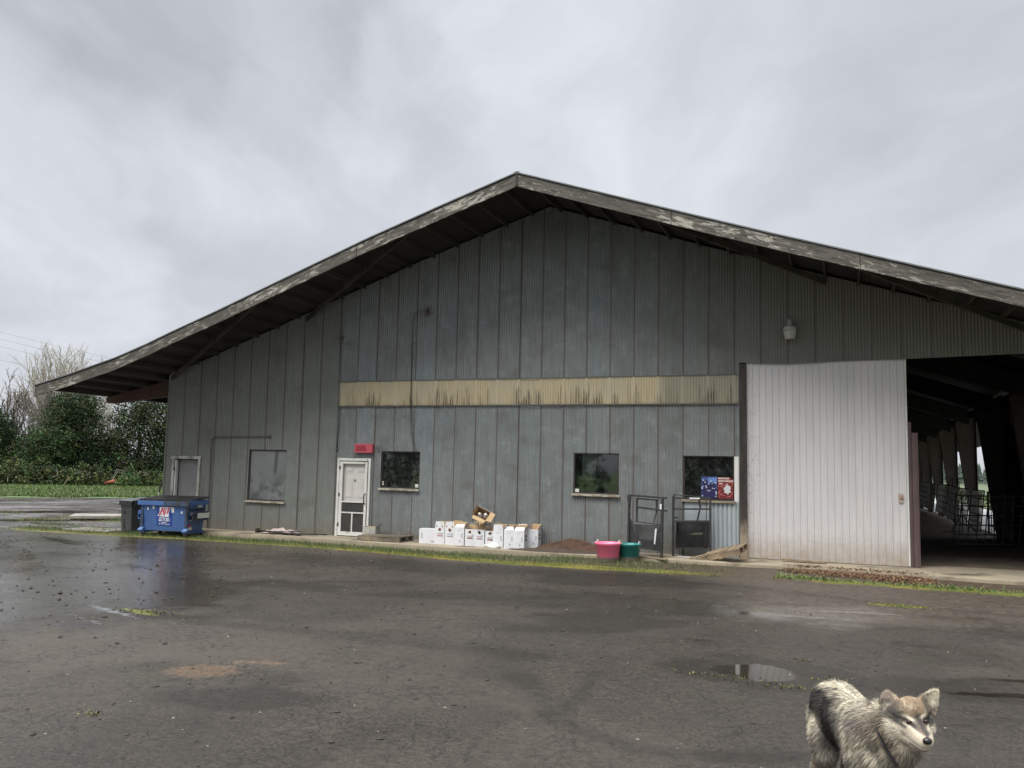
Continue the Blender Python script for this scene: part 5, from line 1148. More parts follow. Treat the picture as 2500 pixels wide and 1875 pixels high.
for i in range(9000):
    x_ = rng.uniform(-17, -4.6); y_ = rng.uniform(-2.3, 9)
    n_ = float(fbm(np.array([x_]), np.array([y_]), .45, 4, 37)[0])
    if n_ < .50 + .1 * rng.random(): continue
    pts.append((x_, y_, GZ - .01, .9 if n_ > .6 else .6, int(rng.choice([0, 1, 2, 3], p=[.35, .3, .1, .25]))))
for cx, cy, rx, ry, n, hs_ in [(-10.1, 5.6, .9, .5, 900, 2.4), (-8.5, -.3, 1.2, .25, 500, 1.2), (-6.2, -.9, .8, .25, 500, 1.2), (-9.2, 3.0, 1.4, .25, 500, 1.2)]:
    for i in range(n): pts.append((cx + rng.normal(0, rx * .5), cy + rng.normal(0, ry * .5), GZ - .01, hs_ * rng.uniform(.5, 1), int(rng.choice([0, 3, 2], p=[.5, .4, .1]))))
blades('yard_weeds', pts, [M_GRASS1, M_GRASS2, M_GRASS3, M_GRASS4], .10, .8, .006, 9)
# meadow blades at the edge of the road
def bearing(px): 
    v = F_ * 2098.4 + R_ * (px - 1250) - U_ * (1140 - 937.5); v.z = 0; return v.normalized()
def at(px, dist, z=0): p = CP + bearing(px) * dist; return Vector((p.x, p.y, z))
def zrow(px, py, dist):
    v = F_ * 2098.4 + R_ * (px - 1250) - U_ * (py - 937.5); return CP.z + v.z / math.hypot(v.x, v.y) * dist
pts = []
for i in range(26000):
    px = rng.uniform(-60, 470); dd = 56 + 26 * rng.random() ** 1.3 + .8 * math.sin(px * .03); p = at(px, dd, GZ - .03)
    pts.append((p.x, p.y, p.z, rng.uniform(.6, 1.3), int(rng.choice([0, 1, 2, 3], p=[.6, .08, .07, .25]))))
blades('meadow_grass', pts, [pm('meadow_green', (.075, .14, .032), (.12, .18, .05), .7), M_GRASS2, M_GRASS3, M_GRASS4], .15, .7, .03, 12)

import bmesh
def stones(name, n, fn, mat, seed, smin, smax):
    r_ = np.random.default_rng(seed); mb = MB()
    base = [(0, 0, 1), (.9, 0, .2), (.3, .85, .1), (-.75, .5, .2), (-.7, -.55, .1), (.3, -.9, .2), (0, 0, -.5)]
    fcs = [(0, 1, 2), (0, 2, 3), (0, 3, 4), (0, 4, 5), (0, 5, 1), (6, 2, 1), (6, 3, 2), (6, 4, 3), (6, 5, 4), (6, 1, 5)]
    for i in range(n):
        x_, y_ = fn(r_); s_ = smin + (smax - smin) * r_.random() ** 4; a = r_.uniform(0, 6.28); z_ = float(ground_z(x_, y_))
        vs = []
        for (u, v, w_) in base:
            k = r_.uniform(.75, 1.25); uu, vv = u * k, v * k * .8; vs.append((x_ + s_ * (uu * math.cos(a) - vv * math.sin(a)), y_ + s_ * (uu * math.sin(a) + vv * math.cos(a)), z_ + s_ * .55 * w_ * k + s_ * .1))
        mb.add(vs, fcs)
    o = mb.build(name, mat, kind='stuff'); return o
M_CLOD = pm('dark_clod', (.022, .019, .016), (.04, .034, .028), .8); M_PEB = pm('pale_pebble', (.22, .21, .19), (.14, .13, .12), .7)
stones('dark_gravel', 2600, lambda r: (r.uniform(-8, 12), r.uniform(-17, -2.8)), M_CLOD, 3, .008, .042)
stones('dark_gravel', 380, lambda r: (r.uniform(-6, 6), r.uniform(-13, -3)), M_CLOD, 8, .015, .055)
stones('dark_gravel', 500, lambda r: (r.uniform(11, 20), r.uniform(-17, -3)), M_CLOD, 4, .006, .028)
stones('pale_gravel', 600, lambda r: (r.uniform(0, 20), r.uniform(-17, -2.8)), M_PEB, 5, .006, .022)
mb = MB()   # wood chips spilled before the sliding door
r_ = np.random.default_rng(12)
for i in range(3800):
    u = r_.random(); x_ = 13.9 + 2.5 * u + r_.normal(0, .16); y_ = -1.60 - .38 * u + r_.normal(0, .20 + .10 * u)
    if y_ > -.4 or y_ < -2.7: continue
    onap = y_ > float(apron_edge(x_)); z_ = (0.004 if onap else float(ground_z(x_, y_))) + r_.uniform(0, .03); a = r_.uniform(0, 3.14); l_ = r_.uniform(.012, .038); w_ = r_.uniform(.005, .012)
    rot = Matrix.Rotation(a, 3, 'Z') @ Matrix.Rotation(r_.uniform(-.6, .6), 3, 'Y') @ Matrix.Rotation(r_.uniform(-.5, .5), 3, 'X')
    mb.box((x_, y_, z_ + .006), (l_ * 2, w_ * 2, .003), rot, mi=int(r_.integers(0, 3)))
mb.build('wood_chips', [pm('chip_tan', (.27, .17, .09), None, .8), pm('chip_rust', (.15, .075, .036), None, .8), pm('chip_dark', (.09, .05, .03), None, .8)], kind='stuff')
mb = MB(); mb.box((14.05, -.22, .035), (.95, .16, .03), Matrix.Rotation(-.10, 3, 'Z') @ Matrix.Rotation(.02, 3, 'Y')); tag(mb.build('board', M_PALT), 'thin tan board lying under the bottom edge of the white sliding door', 'board')

# ------------------------------------------------------------------ slabs left of the barn
sl = thing('concrete_block', (-9.9, 3.5, GZ), 'long low concrete slab step in the muddy yard left of the wheeled bin', 'slab', rotz=R(40))
M_SLAB = pm('grey_white_concrete', (.34, .32, .28), (.22, .21, .18), .7, (2, 2, 2), bump=.3, c3=(.14, .13, .10))
part('slab', sl, M_SLAB, lambda m: m.box((0, 0, .07), (3.0, 1.3, .12)), bevel=.02)
b2 = thing('white_board', (-9.3, 4.9, GZ), 'white painted beam lying behind the concrete slab at the yard edge', 'beam', rotz=R(38))
part('beam', b2, M_WHITE, lambda m: m.box((0, 0, .33), (2.3, .22, .20)), bevel=.01); part('bearer', b2, M_PALLET, lambda m: m.box((0, 0, .11), (1.8, .25, .22)))
mb = MB(); mb.box((-5.75, -1.3, -.105), (1.7, 1.0, .06), Matrix.Rotation(.04, 3, 'Z')); tag(mb.build('concrete_pad', M_SLAB, bevel=.01), 'small flush concrete pad in the grass left of the wheeled bin', 'slab')
mb = MB(); mb.bar((-8.2, 3.3, .02), (-7.0, 4.0, .06), .14, .12); mb.bar((-8.0, 3.2, -.06), (-7.2, 4.0, -.05), .2, .1); tag(mb.build('broken_timber', M_PALLET), 'dark broken timber end beside the wheeled bin', 'timber')

# ------------------------------------------------------------------ trees
LEAFM = [M_LEAFD, M_LEAFO, M_LEAFG, M_LEAFL]
def leafcloud(mb, ell, n, size, r_, probs):
    """leaf clumps spread through a union of ellipsoids: (cx,cy,cz,rx,ry,rz)"""
    vol = np.array([e[3] * e[4] * e[5] for e in ell]) ** .8; cum = np.cumsum(vol / vol.sum())
    nc = max(30, n // 22)
    for k in range(nc):
        e = ell[int(np.searchsorted(cum, r_.random()))]
        d_ = r_.normal(size=3); d_ /= np.linalg.norm(d_); rr = r_.random() ** .33 * (1 if r_.random() < .85 else 1.18)
        c_ = np.array(e[:3]) + d_ * rr * np.array(e[3:6]); s_ = min(e[3:6]) * r_.uniform(.12, .30); mi = int(r_.choice(len(probs), p=probs))
        for j in range(22):
            dd = r_.normal(size=3) * s_ * .62; p = c_ + dd; p[2] = max(p[2], GZ + .03)
            a = r_.normal(size=3); a /= np.linalg.norm(a); b__ = np.cross(a, r_.normal(size=3)); b__ /= np.linalg.norm(b__) + 1e-9; w_ = size * r_.uniform(.5, 1.25)
            m_ = mi if r_.random() < .85 else int(r_.choice(len(probs), p=probs))
            mb.add([p - a * w_, p + b__ * w_ * .5, p + a * w_, p - b__ * w_ * .5], [(0, 1, 2, 3)], m_)
def branches(mb, p, d_, L, r0_, lev, r_, spread=.5, up=.15, kids=(3, 5), minr=.012, mi=0):
    n = 4; pts_ = [Vector(p)]; dd = Vector(d_).normalized()
    for i in range(n):
        dd = (dd + Vector((r_.normal() * .13, r_.normal() * .13, r_.normal() * .06 + up * .25))).normalized(); pts_.append(pts_[-1] + dd * L / n)
    rs = [max(minr, r0_ * (1 - .55 * i / n)) for i in range(n + 1)]
    mb.tube(pts_, rs, 5 if lev > 2 else 3, mi=mi if lev > 1 else mi, cap=False)
    if lev <= 0: return
    for k in range(int(r_.integers(kids[0], kids[1] + 1))):
        i = int(r_.integers(1, n + 1)); q = pts_[i]; a = r_.uniform(0, 6.28); s_ = spread * r_.uniform(.6, 1.4)
        nd = (dd + Vector((math.cos(a) * s_, math.sin(a) * s_, r_.normal() * .15 + up))).normalized()
        branches(mb, q, nd, L * r_.uniform(.55, .8), rs[i] * .62, lev - 1, r_, spread, up, kids, minr, mi)
def bare_tree(px, dist, H, label, seed, width=3.3, low=.35, limbs=34, twigs=12, mat=M_TWIG, minr=.028, r0_=.2, droop=0, trunk_h=.22):
    """limbs fan out from a short trunk to a rounded envelope, each set with twigs and finer twigs"""
    r_ = np.random.default_rng(seed); p = at(px, dist, GZ); br = bearing(px); o = thing('bare_tree', p, label, 'tree', rotz=math.atan2(-br.x, br.y), group='trees beyond the meadow')
    mb = MB(); mb.tube([(0, 0, -.2), (0, 0, H * trunk_h)], [r0_ * 1.2, r0_], 8); mb.build('trunk', M_BARK, o, smooth=True)
    mb = MB(); base = np.array([0, 0, H * trunk_h * .9])
    for k in range(limbs):
        th = math.radians(r_.uniform(-1, 1) * 88); a = r_.uniform(-.9, .9); rad = r_.uniform(.62, 1.0)
        end = np.array([math.sin(th) * width * rad, a * width * .6 * rad, H * (low + (1 - low) * (math.cos(th) ** .8 if math.cos(th) > 0 else 0) * rad) + r_.normal() * .15])
        mid = base + (end - base) * .45 + np.array([(end[0]) * .12, 0, (H - end[2]) * (.10 + droop)])
        P_ = [base + (mid - base) * t_ * (2 - t_) * .5 + (mid - base) * .5 * t_ if False else (1 - t_) ** 2 * base + 2 * t_ * (1 - t_) * mid + t_ ** 2 * end for t_ in np.linspace(0, 1, 8)]
        P_ = [q + r_.normal(size=3) * .06 * (i > 0) for i, q in enumerate(P_)]
        mb.tube([Vector(q) for q in P_], list(np.linspace(r0_ * .42, minr * 1.1, 8)), 4, cap=False)
        for j in range(twigs):
            t_ = r_.uniform(.25, 1.0); q = P_[min(7, int(t_ * 7.99))]; d_ = (P_[7] - P_[4]); d_ /= np.linalg.norm(d_); d_ = d_ * .7 + r_.normal(size=3) * .42 + np.array([0, 0, .45 - droop * 4]); d_ /= np.linalg.norm(d_); L_ = H * r_.uniform(.07, .16)
            e1 = q + d_ * L_; m1 = q + d_ * L_ * .5 + r_.normal(size=3) * .05
            mb.tube([Vector(q), Vector(m1), Vector(e1)], [minr * 1.2, minr, minr * .7], 3, cap=False)
            for l in range(4):
                q2 = q + (e1 - q) * r_.uniform(.3, 1); d2 = d_ * .7 + r_.normal(size=3) * .45 + np.array([0, 0, .3 - droop * 3]); d2 /= np.linalg.norm(d2)
                mb.tube([Vector(q2), Vector(q2 + d2 * L_ * r_.uniform(.3, .6))], [minr * .8, minr * .5], 3, cap=False)
    mb.build('branches', mat, o); return o
def leafy(name, px, dist, ell, n, size, probs, label, seed, trunk=True, cat='tree', group='trees beyond the meadow'):
    """ell given as (px offset m across, depth m, z, rx, ry, rz) with x across the view"""
    r_ = np.random.default_rng(seed); p = at(px, dist, GZ); br = bearing(px); ang = math.atan2(-br.x, br.y)
    o = thing(name, p, label, cat, rotz=ang, group=group)
    mb = MB(); leafcloud(mb, ell, n, size, r_, probs); mb.build('crown', LEAFM, o)
    if trunk:
        mb = MB(); mb.tube([(0, 0, -.2), (.1, 0, ell[0][2] * .7), (0, .1, ell[0][2] * 1.2)], [.28, .2, .1], 8)
        for k in range(5): a = r_.uniform(0, 6.28); mb.tube([(0, 0, .8 + k * .6), (math.cos(a) * 1.2, math.sin(a) * .8, 1.8 + k * .9)], [.09, .03], 5)
        mb.build('trunk', M_BARK, o, smooth=True)
    return o
DT = 88.
m2px = 2098.4 / (DT * .96)    # px of the photo per metre out there
mpx = 1 / m2px
def zz(px, py): return zrow(px, py, DT) - GZ
M_TWIGB = pm('brown_twig', (.17, .14, .12), (.12, .10, .085), .9)
bare_tree(5, 92, zz(5, 925), 'bare spreading tree at the left edge of the photo above a dark thicket', 11, width=3.6, low=.35, limbs=26, mat=M_TWIGB, minr=.026, droop=.03)
bare_tree(72, 95, zz(72, 955), 'bare arching tree with drooping twigs, second from the left', 23, width=2.6, low=.2, limbs=24, mat=M_TWIGB, minr=.022, droop=.08)
bare_tree(142, 93, zz(142, 850), 'tall pale budding tree rising over the barn eave', 5, width=4.0, low=.45, limbs=60, twigs=14, minr=.021, trunk_h=.35)
bare_tree(240, 97, zz(240, 945), 'thin pale bare tree in the gap between the two dark ivy masses', 31, width=1.8, low=.2, limbs=26, minr=.026)
H_ = lambda py: zrow(150, py, DT) - GZ
leafy('ivy_tree', 165, DT, [(0, 0, H_(1040), 2.45, 2.0, 3.0), (.4, 0, H_(1000), 2.3, 2, 1.8), (-.2, 0, H_(1100), 2.9, 2.2, 2.2), (0, 0, 1.2, 3.2, 2.2, 1.6)], 30000, .115, [.66, .20, .12, .02], 'tall ivy-clad tree standing as a thick dark column below the eave tip', 41)
leafy('ivy_shrub', 95, DT - 2, [(0, 0, H_(1110), 2.3, 1.8, 2.0), (-.5, 0, 1.3, 2.4, 1.8, 1.6), (1.2, 0, H_(1090), 1.6, 1.5, 1.8)], 16000, .11, [.50, .18, .30, .02], 'rounded ivy thicket with greener leaves left of the tall ivy column', 42)
leafy('dark_thicket', -5, DT, [(0, 0, H_(1090), 1.6, 1.8, 2.4), (-1.2, 0, H_(1060), 2.0, 1.8, 2.6), (.2, 0, 1.4, 1.5, 1.8, 1.6)], 15000, .11, [.80, .12, .06, .02], 'very dark evergreen thicket at the left edge of the photo', 43)
leafy('evergreen_mass', 335, DT, [(.8, 0, H_(1060), 3.2, 2.5, 3.8), (-.8, 0, H_(1020), 1.9, 2.2, 2.6), (2.6, 0, H_(1010), 2.8, 2.2, 3.0), (0.3, 0, 1.6, 4.4, 2.6, 2.0), (4.5, 0, H_(1050), 2.5, 2.2, 4.2), (-2.0, .2, H_(1110), 1.3, 1.8, 1.9)], 44000, .115, [.56, .36, .07, .01], 'broad evergreen mass of trees right of the gap, running behind the barn corner', 44)
leafy('olive_shrub', 245, DT + 2, [(0, 0, H_(1100), 1.5, 1.5, 1.9), (0, 0, 1.0, 2.0, 1.5, 1.3)], 7000, .11, [.45, .50, .04, .01], 'olive brown shrub low in the gap between the two dark ivy masses', 45, trunk=False, cat='shrub')
r_ = np.random.default_rng(77); mb = MB(); ell = []
for i in range(26):
    px = -40 + i * 18.5; p = at(px, 83 + r_.uniform(-2, 2), 0); hh = r_.uniform(.7, 1.25) * (1.15 if px < 260 else .85); ell.append((p.x, p.y, GZ + hh * .7, 1.1, 1.1, hh))
leafcloud(mb, ell, 15000, .12, r_, [.34, .40, .10, .16])
br_ = mb.build('bramble_hedge', LEAFM, kind='stuff')
mb = MB(); r_ = np.random.default_rng(5)
for k in range(16):
    px = r_.uniform(0, 400); p = at(px, 81.5 + r_.uniform(-1, 1.5), GZ + .3); a = r_.uniform(0, 6.28); L_ = r_.uniform(.8, 2.0)
    mb.tube([p, p + Vector((math.cos(a) * L_ * .5, math.sin(a) * .5, L_ * .6)), p + Vector((math.cos(a) * L_, math.sin(a) * L_, L_ * .45))], [.02, .016, .010], 4)
mb.build('bramble_canes', M_TWIG, kind='stuff')
for (px, dd, lb_) in [(385, 80, 'low bramble clump at the barn corner beside the meadow'), (310, 79.5, 'bright green nettle clump growing by the cut log')]:
    leafy('bramble_bush', px, dd, [(0, 0, .55, 1.1 if px > 350 else .8, .8, .75), (.6, 0, .45, .7, .6, .5)], 1500, .09, [.15, .40, .25, .20] if px > 350 else [.05, .1, .65, .2], lb_, int(px), trunk=False, cat='bush', group='bushes at the meadow edge')
p = at(287, 80.5, GZ); lg = thing('cut_log', p, 'orange-red felled log lying at the foot of the brambles', 'log', rotz=.5)
part('stem', lg, pm('orange_split_wood', (.30, .085, .045), (.20, .06, .035), .8), lambda m: m.tube([(-.95, 0, .28), (-.2, .05, .42), (.5, 0, .36)], [.10, .17, .16], 9), smooth=True); part('bark_end', lg, M_BARK, lambda m: m.tube([(-1.6, 0, .12), (-.95, 0, .28)], [.03, .09], 7))
p = at(158, 79, GZ); mb = MB(); mb.bar(p, p + Vector((.35, .1, .65)), .12, .05); tag(mb.build('leaning_stake', M_GRASS3), 'pale stake leaning in the grass before the brambles', 'stake')
# power lines
wl_ = [((0, 815), (330, 892), 'highest power line crossing the sky at the left edge'), ((0, 832), (330, 905), 'second power line just under the highest one at the left edge'), ((0, 850), (200, 893), 'third power line at the left edge of the sky'), ((0, 882), (110, 905), 'lowest power line at the left edge of the sky')]
for (a, c_, lb_) in wl_:
    sl_ = (c_[1] - a[1]) / (c_[0] - a[0]); ptsw = []
    for px in np.linspace(-500, 620, 14):
        dd = 92 + (px + 500) * .02; py = a[1] + sl_ * px - .00006 * (px - 100) ** 2 + .6; q = at(px, dd, 0); q.z = zrow(px, py, dd); ptsw.append(q)
    mb = MB(); mb.tube(ptsw, .009, 4); tag(mb.build('power_line', pm('wire_grey', (.16, .17, .18), None, .6)), lb_, 'power line', 'power lines')
# trees behind the photographer, seen mirrored in the windows
tmpl = None
for i, (x_, y_, s_) in enumerate([(-12, -58, 2.0), (2, -62, 2.3), (16, -60, 2.1), (30, -64, 2.4), (-28, -60, 2.2), (44, -60, 2.3)]):
    if tmpl is None:
        r_ = np.random.default_rng(61); tmpl = thing('roadside_tree', (x_, y_, GZ), 'dark roadside tree mirrored in the windows', 'tree', group='roadside trees mirrored in the windows'); tmpl.scale = (s_,) * 3
        mb = MB(); leafcloud(mb, [(0, 0, 2.6, 2.9, 2.2, 2.2), (1.5, 0, 3.6, 1.8, 1.6, 1.8), (-1.5, 0, 3.2, 1.9, 1.6, 1.7), (0, 0, .8, 3.4, 1.6, .9)], 3600, .20, r_, [.8, .15, .04, .01]); mb.build('crown', LEAFM, tmpl)
        mb = MB(); mb.tube([(0, 0, -.1), (0, 0, 3)], [.2, .1], 7); mb.build('trunk', M_BARK, tmpl)
    else: dup(tmpl, (x_, y_, GZ), rotz=i * 1.3, scale=(s_,) * 3)

# ------------------------------------------------------------------ inside and beyond the barn's right side
def panel(loc, rotz, label, L=3.2, lean=.12, seed=0, first=[None]):
    if first[0] is None:
        o = thing('pipe_panel', loc, label, 'fence panel', rot=(0, lean, rotz), group='pipe panels along the right side')
        hz = [.08, .36, .64, .92, 1.2, 1.5]
        part('frame', o, M_PANEL, lambda m: (m.tube([(0, -L / 2, .05), (0, -L / 2, 1.5), (0, L / 2, 1.5), (0, L / 2, .05)], .022, 6), m.tube([(0, -L / 2, hz[0]), (0, L / 2, hz[0])], .02, 6)), smooth=True)
        part('rails', o, M_PANEL, lambda m: [m.tube([(0, -L / 2, h_), (0, L / 2, h_ + .01)], .02, 5) for h_ in hz[1:-1]])
        part('uprights', o, M_PANEL, lambda m: [m.tube([(.012, -L / 2 + L * (i + .5) / 11, .06), (.012, -L / 2 + L * (i + .5) / 11 + .05, 1.5)], .017, 5) for i in range(11)])
        first[0] = o; return o
    return dup(first[0], loc, label=label, rot=(0, lean, rotz))
lbs = ['pipe fence panel nearest the tripod inside the barn', 'second pipe panel from the tripod', 'third pipe panel from the tripod', 'fourth pipe panel from the tripod', 'fifth pipe panel from the tripod along the row', 'sixth pipe panel deeper in the barn', 'seventh pipe panel deeper in the barn', 'eighth pipe panel deeper in the barn', 'last pipe panel of the row before the open door edge']
for i in range(9):
    y_ = 14.9 + i * 3.25; x_ = 19.36 - .10 * math.sin(i * 1.3); panel((x_, y_, .10 + .035 * i), R(1.5 * math.sin(i * 2.1)), lbs[i] + ', seen through the doorway')
panel((19.62, 10.9, .06), R(4), 'darker pipe panel nearest the right edge of the doorway opening', lean=.0)
panel((19.25, 8.2, .0), R(-58), 'pipe panel turned towards the doorway in front of the dark side wall', lean=.1)
mb = MB()
for (a, c_) in [((18.62, 15.2, -.0), (19.05, 15.5, .62)), ((19.55, 15.9, -.0), (19.12, 15.6, .62)), ((19.0, 14.9, .0), (19.08, 15.5, .62)), ((19.5, 15.1, 0), (19.1, 15.55, .62)), ((19.08, 15.55, .58), (19.05, 15.5, 1.3))]: mb.tube([a, c_], .022, 6)
mb.bar((18.3, 15.1, .02), (19.0, 15.3, .03), .03)
tag(mb.build('metal_tripod', M_GATE), 'black metal tripod stand on the dirt floor in front of the pipe panels', 'stand')
mb = MB(); mb.tube([(19.75, 24.6, 0), (19.75, 24.6, 1.85), (19.75, 24.9, 2.05), (19.75, 26.6, 2.1), (19.75, 27.0, 1.9), (19.75, 27.05, 0)], .028, 8); tag(mb.build('hoop_gate', M_GATE, smooth=True), 'arched pipe hoop standing above the panels deep in the barn', 'gate')
mb = MB(); mb.tube([(19.3, 20.5, 3.7), (19.9, 22.3, .6)], .02, 6); tag(mb.build('leaning_rod', M_GATE), 'thin rod leaning across the bright gap between two steel columns', 'rod')
for (x_, lb_) in [(20.9, 'pale concrete feed lane strip outside the open right side of the barn')]:
    mb = MB(); mb.box((22.2, 60, -.06), (4.1, 100, .10)); o = mb.build('feed_lane', pm('pale_wet_concrete', (.62, .62, .60), (.50, .50, .48), .35), kind='structure')
pts = []
for i in range(9000):
    x_ = rng.uniform(24.5, 70); y_ = rng.uniform(8, 130)
    pts.append((x_, y_, GZ - .03, rng.uniform(.6, 1.5), int(rng.choice([0, 1, 2, 3], p=[.5, .1, .2, .2]))))
blades('field_grass', pts, [M_GRASS1, M_GRASS2, M_GRASS3, M_GRASS4], .16, .6, .05, 21)
r_ = np.random.default_rng(88); mb = MB(); ell = [(34 + i * 3.4, 70 + r_.uniform(-2, 2) + i * .3, .6, 2.2, 1.4, .85) for i in range(-4, 12)]
leafcloud(mb, ell, 5000, .16, r_, [.2, .4, .1, .3]); mb.build('field_hedge', LEAFM, kind='stuff')
M_PINE = pm('far_conifer', (.035, .055, .040), (.05, .07, .05), .8)
mb = MB(); r_ = np.random.default_rng(90)
for i in range(700):
    th = r_.uniform(math.radians(2), math.radians(24)); dd = r_.uniform(620, 820); x_, y_ = CP.x + dd * math.sin(th), CP.y + dd * math.cos(th); H = r_.uniform(9, 17); rr = H * r_.uniform(.16, .24)
    for k in range(4):
        z0 = H * (.08 + .2 * k); rk = rr * (1 - .2 * k) * r_.uniform(.85, 1.15); n = 7; base = [(x_ + rk * math.cos(2 * PI * j / n) * r_.uniform(.7, 1.2), y_ + rk * math.sin(2 * PI * j / n), z0 + r_.uniform(-.3, .3)) for j in range(n)]
        mb.add(base + [(x_, y_, min(H, z0 + H * .38))], [(j, (j + 1) % n, n) for j in range(n)])
mb.build('far_conifer_forest', M_PINE, kind='stuff')

# ------------------------------------------------------------------ the dog
def build_dog():
    DOG = thing('dog', (15.0, -15.6, -.13), 'large shaggy wolf-like grey and cream dog standing on the wet asphalt at the lower right', 'dog')
    AX = np.array([.34, -.94, 0]); LT = np.array([.94, .34, 0]); PEL = np.array([-.155, .305, .663])
    S = []     # spheres x,y,z,r
    def sp(x, y, z, r): S.append((x, y, z, r))
    def chain(pts, n=7):
        for (a, b_) in zip(pts[:-1], pts[1:]):
            a = np.array(a); b_ = np.array(b_)
            for i in range(n + 1): q = a + (b_ - a) * i / n; S.append(tuple(q))
    pel = (-.150, .290, .668, .148); loin = (-.085, .125, .665, .132); mid = (-.03, -.02, .655, .138); chest = (.03, -.185, .655, .158); neckb = (.098, -.355, .712, .122); neck = (.150, -.425, .768, .108); skull = (.212, -.492, .858, .080)
    chain([pel, loin, mid, chest, neckb, neck, skull], 8)
    chain([(-.17, .32, .60, .145), (-.06, .10, .60, .118), (-.02, -.03, .59, .125), (.05, -.22, .575, .145), (.10, -.345, .60, .115), (.165, -.43, .68, .09)], 7)
    sp(-.195, .262, .57, .100); sp(-.09, .325, .57, .115)
    chain([(.10, -.27, .745, .09), (.05, -.21, .76, .08), (.16, -.36, .73, .09)], 4)
    chain([(.205, -.515, .805, .068), (.232, -.545, .798, .063), (.247, -.588, .781, .054), (.259, -.624, .772, .043)], 6)
    chain([(.150, -.478, .79, .066), (.200, -.50, .772, .066), (.268, -.470, .792, .054)], 5)
    chain([(.215, -.53, .762, .052), (.243, -.586, .748, .040), (.256, -.616, .744, .032)], 5)
    # legs: shoulder, elbow, wrist, paw / hip, knee, hock, paw
    for pts in ([(-.02, -.20, .56, .095), (-.03, -.18, .44, .062), (-.01, -.235, .22, .036), (.0, -.25, .10, .033), (.01, -.285, .040, .042)],
                [(.12, -.30, .56, .09), (.125, -.27, .44, .060), (.14, -.32, .22, .036), (.145, -.335, .10, .033), (.155, -.37, .040, .042)],
                [(-.215, .25, .52, .096), (-.215, .185, .40, .068), (-.275, .30, .24, .040), (-.265, .30, .12, .032), (-.25, .265, .040, .042)],
                [(-.07, .33, .52, .11), (-.05, .26, .40, .070), (-.10, .38, .24, .040), (-.09, .38, .12, .032), (-.075, .345, .040, .042)]):
        chain(pts, 7)
    for (px_, py_) in [(.01, -.31), (.158, -.395), (-.245, .24), (-.07, .32)]:
        for k in (-.018, .0, .018): sp(px_ + LT[0] * k, py_ + LT[1] * k, .028, .017)
    chain([(-.20, .41, .66, .055), (-.225, .49, .54, .060), (-.22, .52, .40, .055), (-.20, .50, .28, .028)], 7)
    bm = bmesh.new()
    for (x, y, z, r) in S: bmesh.ops.create_icosphere(bm, subdivisions=3, radius=r, matrix=Matrix.Translation((x, y, z)))
    # ears: flattened cupped cones
    def ear(tip, base, wdir, wid, th):
        tip = Vector(tip); base = Vector(base); up = tip - base; w_ = Vector(wdir).normalized(); nn = up.cross(w_).normalized()
        for i in range(13):
            t_ = i / 12; c_ = base + up * t_; hw = wid * (1 - t_ ** 1.3) ** .8 + .006
            for j in range(-4, 5):
                q = j / 4 * hw; bmesh.ops.create_icosphere(bm, subdivisions=1, radius=th * (1.15 - .35 * t_), matrix=Matrix.Translation(c_ + w_ * q + nn * (-abs(j / 4) ** 2 * .014 * (1 - t_) - .0)))
    ear((.108, -.428, .946), (.136, -.458, .868), (.93, -.10, -.22), .062, .009)
    ear((.338, -.474, .984), (.286, -.484, .898), (.62, -.12, -.78), .044, .0085)
    me_ = bpy.data.meshes.new('body'); bm.to_mesh(me_); bm.free()
    o = bpy.data.objects.new('body', me_); COL.objects.link(o)
    rm = o.modifiers.new('r', 'REMESH'); rm.mode = 'VOXEL'; rm.voxel_size = .0065
    sm = o.modifiers.new('s', 'SMOOTH'); sm.iterations = 6; sm.factor = .5
    dg = bpy.context.evaluated_depsgraph_get(); dg.update(); me2 = bpy.data.meshes.new_from_object(o.evaluated_get(dg)); o.modifiers.clear(); o.data = me2; me2.name = 'body'; o.parent = DOG
    me2.polygons.foreach_set('use_smooth', [True] * len(me2.polygons))
    n = len(me2.vertices); P = np.empty(n * 3); me2.vertices.foreach_get('co', P); P = P.reshape(-1, 3)
    N = np.empty(n * 3); me2.vertices.foreach_get('normal', N); N = N.reshape(-1, 3)
    HC = np.array([.215, -.505, .82]); hf = np.array([.34, -.90, -.26]); hf /= np.linalg.norm(hf); hr = np.array([.935, .355, 0]); hu = np.cross(hf, hr); hu *= -1 if hu[2] < 0 else 1; hu /= np.linalg.norm(hu)
    EYL = np.array([.196, -.568, .834]); EYR = np.array([.272, -.556, .842]); NOSE = np.array([.268, -.660, .779])
    cream = np.array([.60, .545, .42]); dark = np.array([.020, .018, .019]); grey = np.array([.20, .18, .155]); tan = np.array([.31, .235, .155]); white = np.array([.72, .65, .52]); rust = np.array([.36, .23, .13])
    for E_ in (EYL, EYR):     # seat each eye on the modelled surface
        vd = np.array([.0, -.978, .208]); q = P - E_; along = q @ vd; off = np.linalg.norm(q - np.outer(along, vd), axis=1); m_ = (off < .007) & (np.abs(along) < .08); E_ += vd * (along[m_].max() - .0035)
    def L(a, b_, k): return a * (1 - k[:, None]) + b_ * k[:, None]
    def headness(p):
        q = p - HC; hz_ = q @ hf; d_ = np.sqrt((q @ hr) ** 2 + (q @ hu) ** 2 + (np.where(hz_ > 0, hz_ * .62, hz_ * 1.1)) ** 2)
        h_ = 1 - sstep(d_, .112, .145); return np.maximum(h_, sstep(p[:, 2], .875, .895) * sstep(p[:, 1], -.40, -.42))
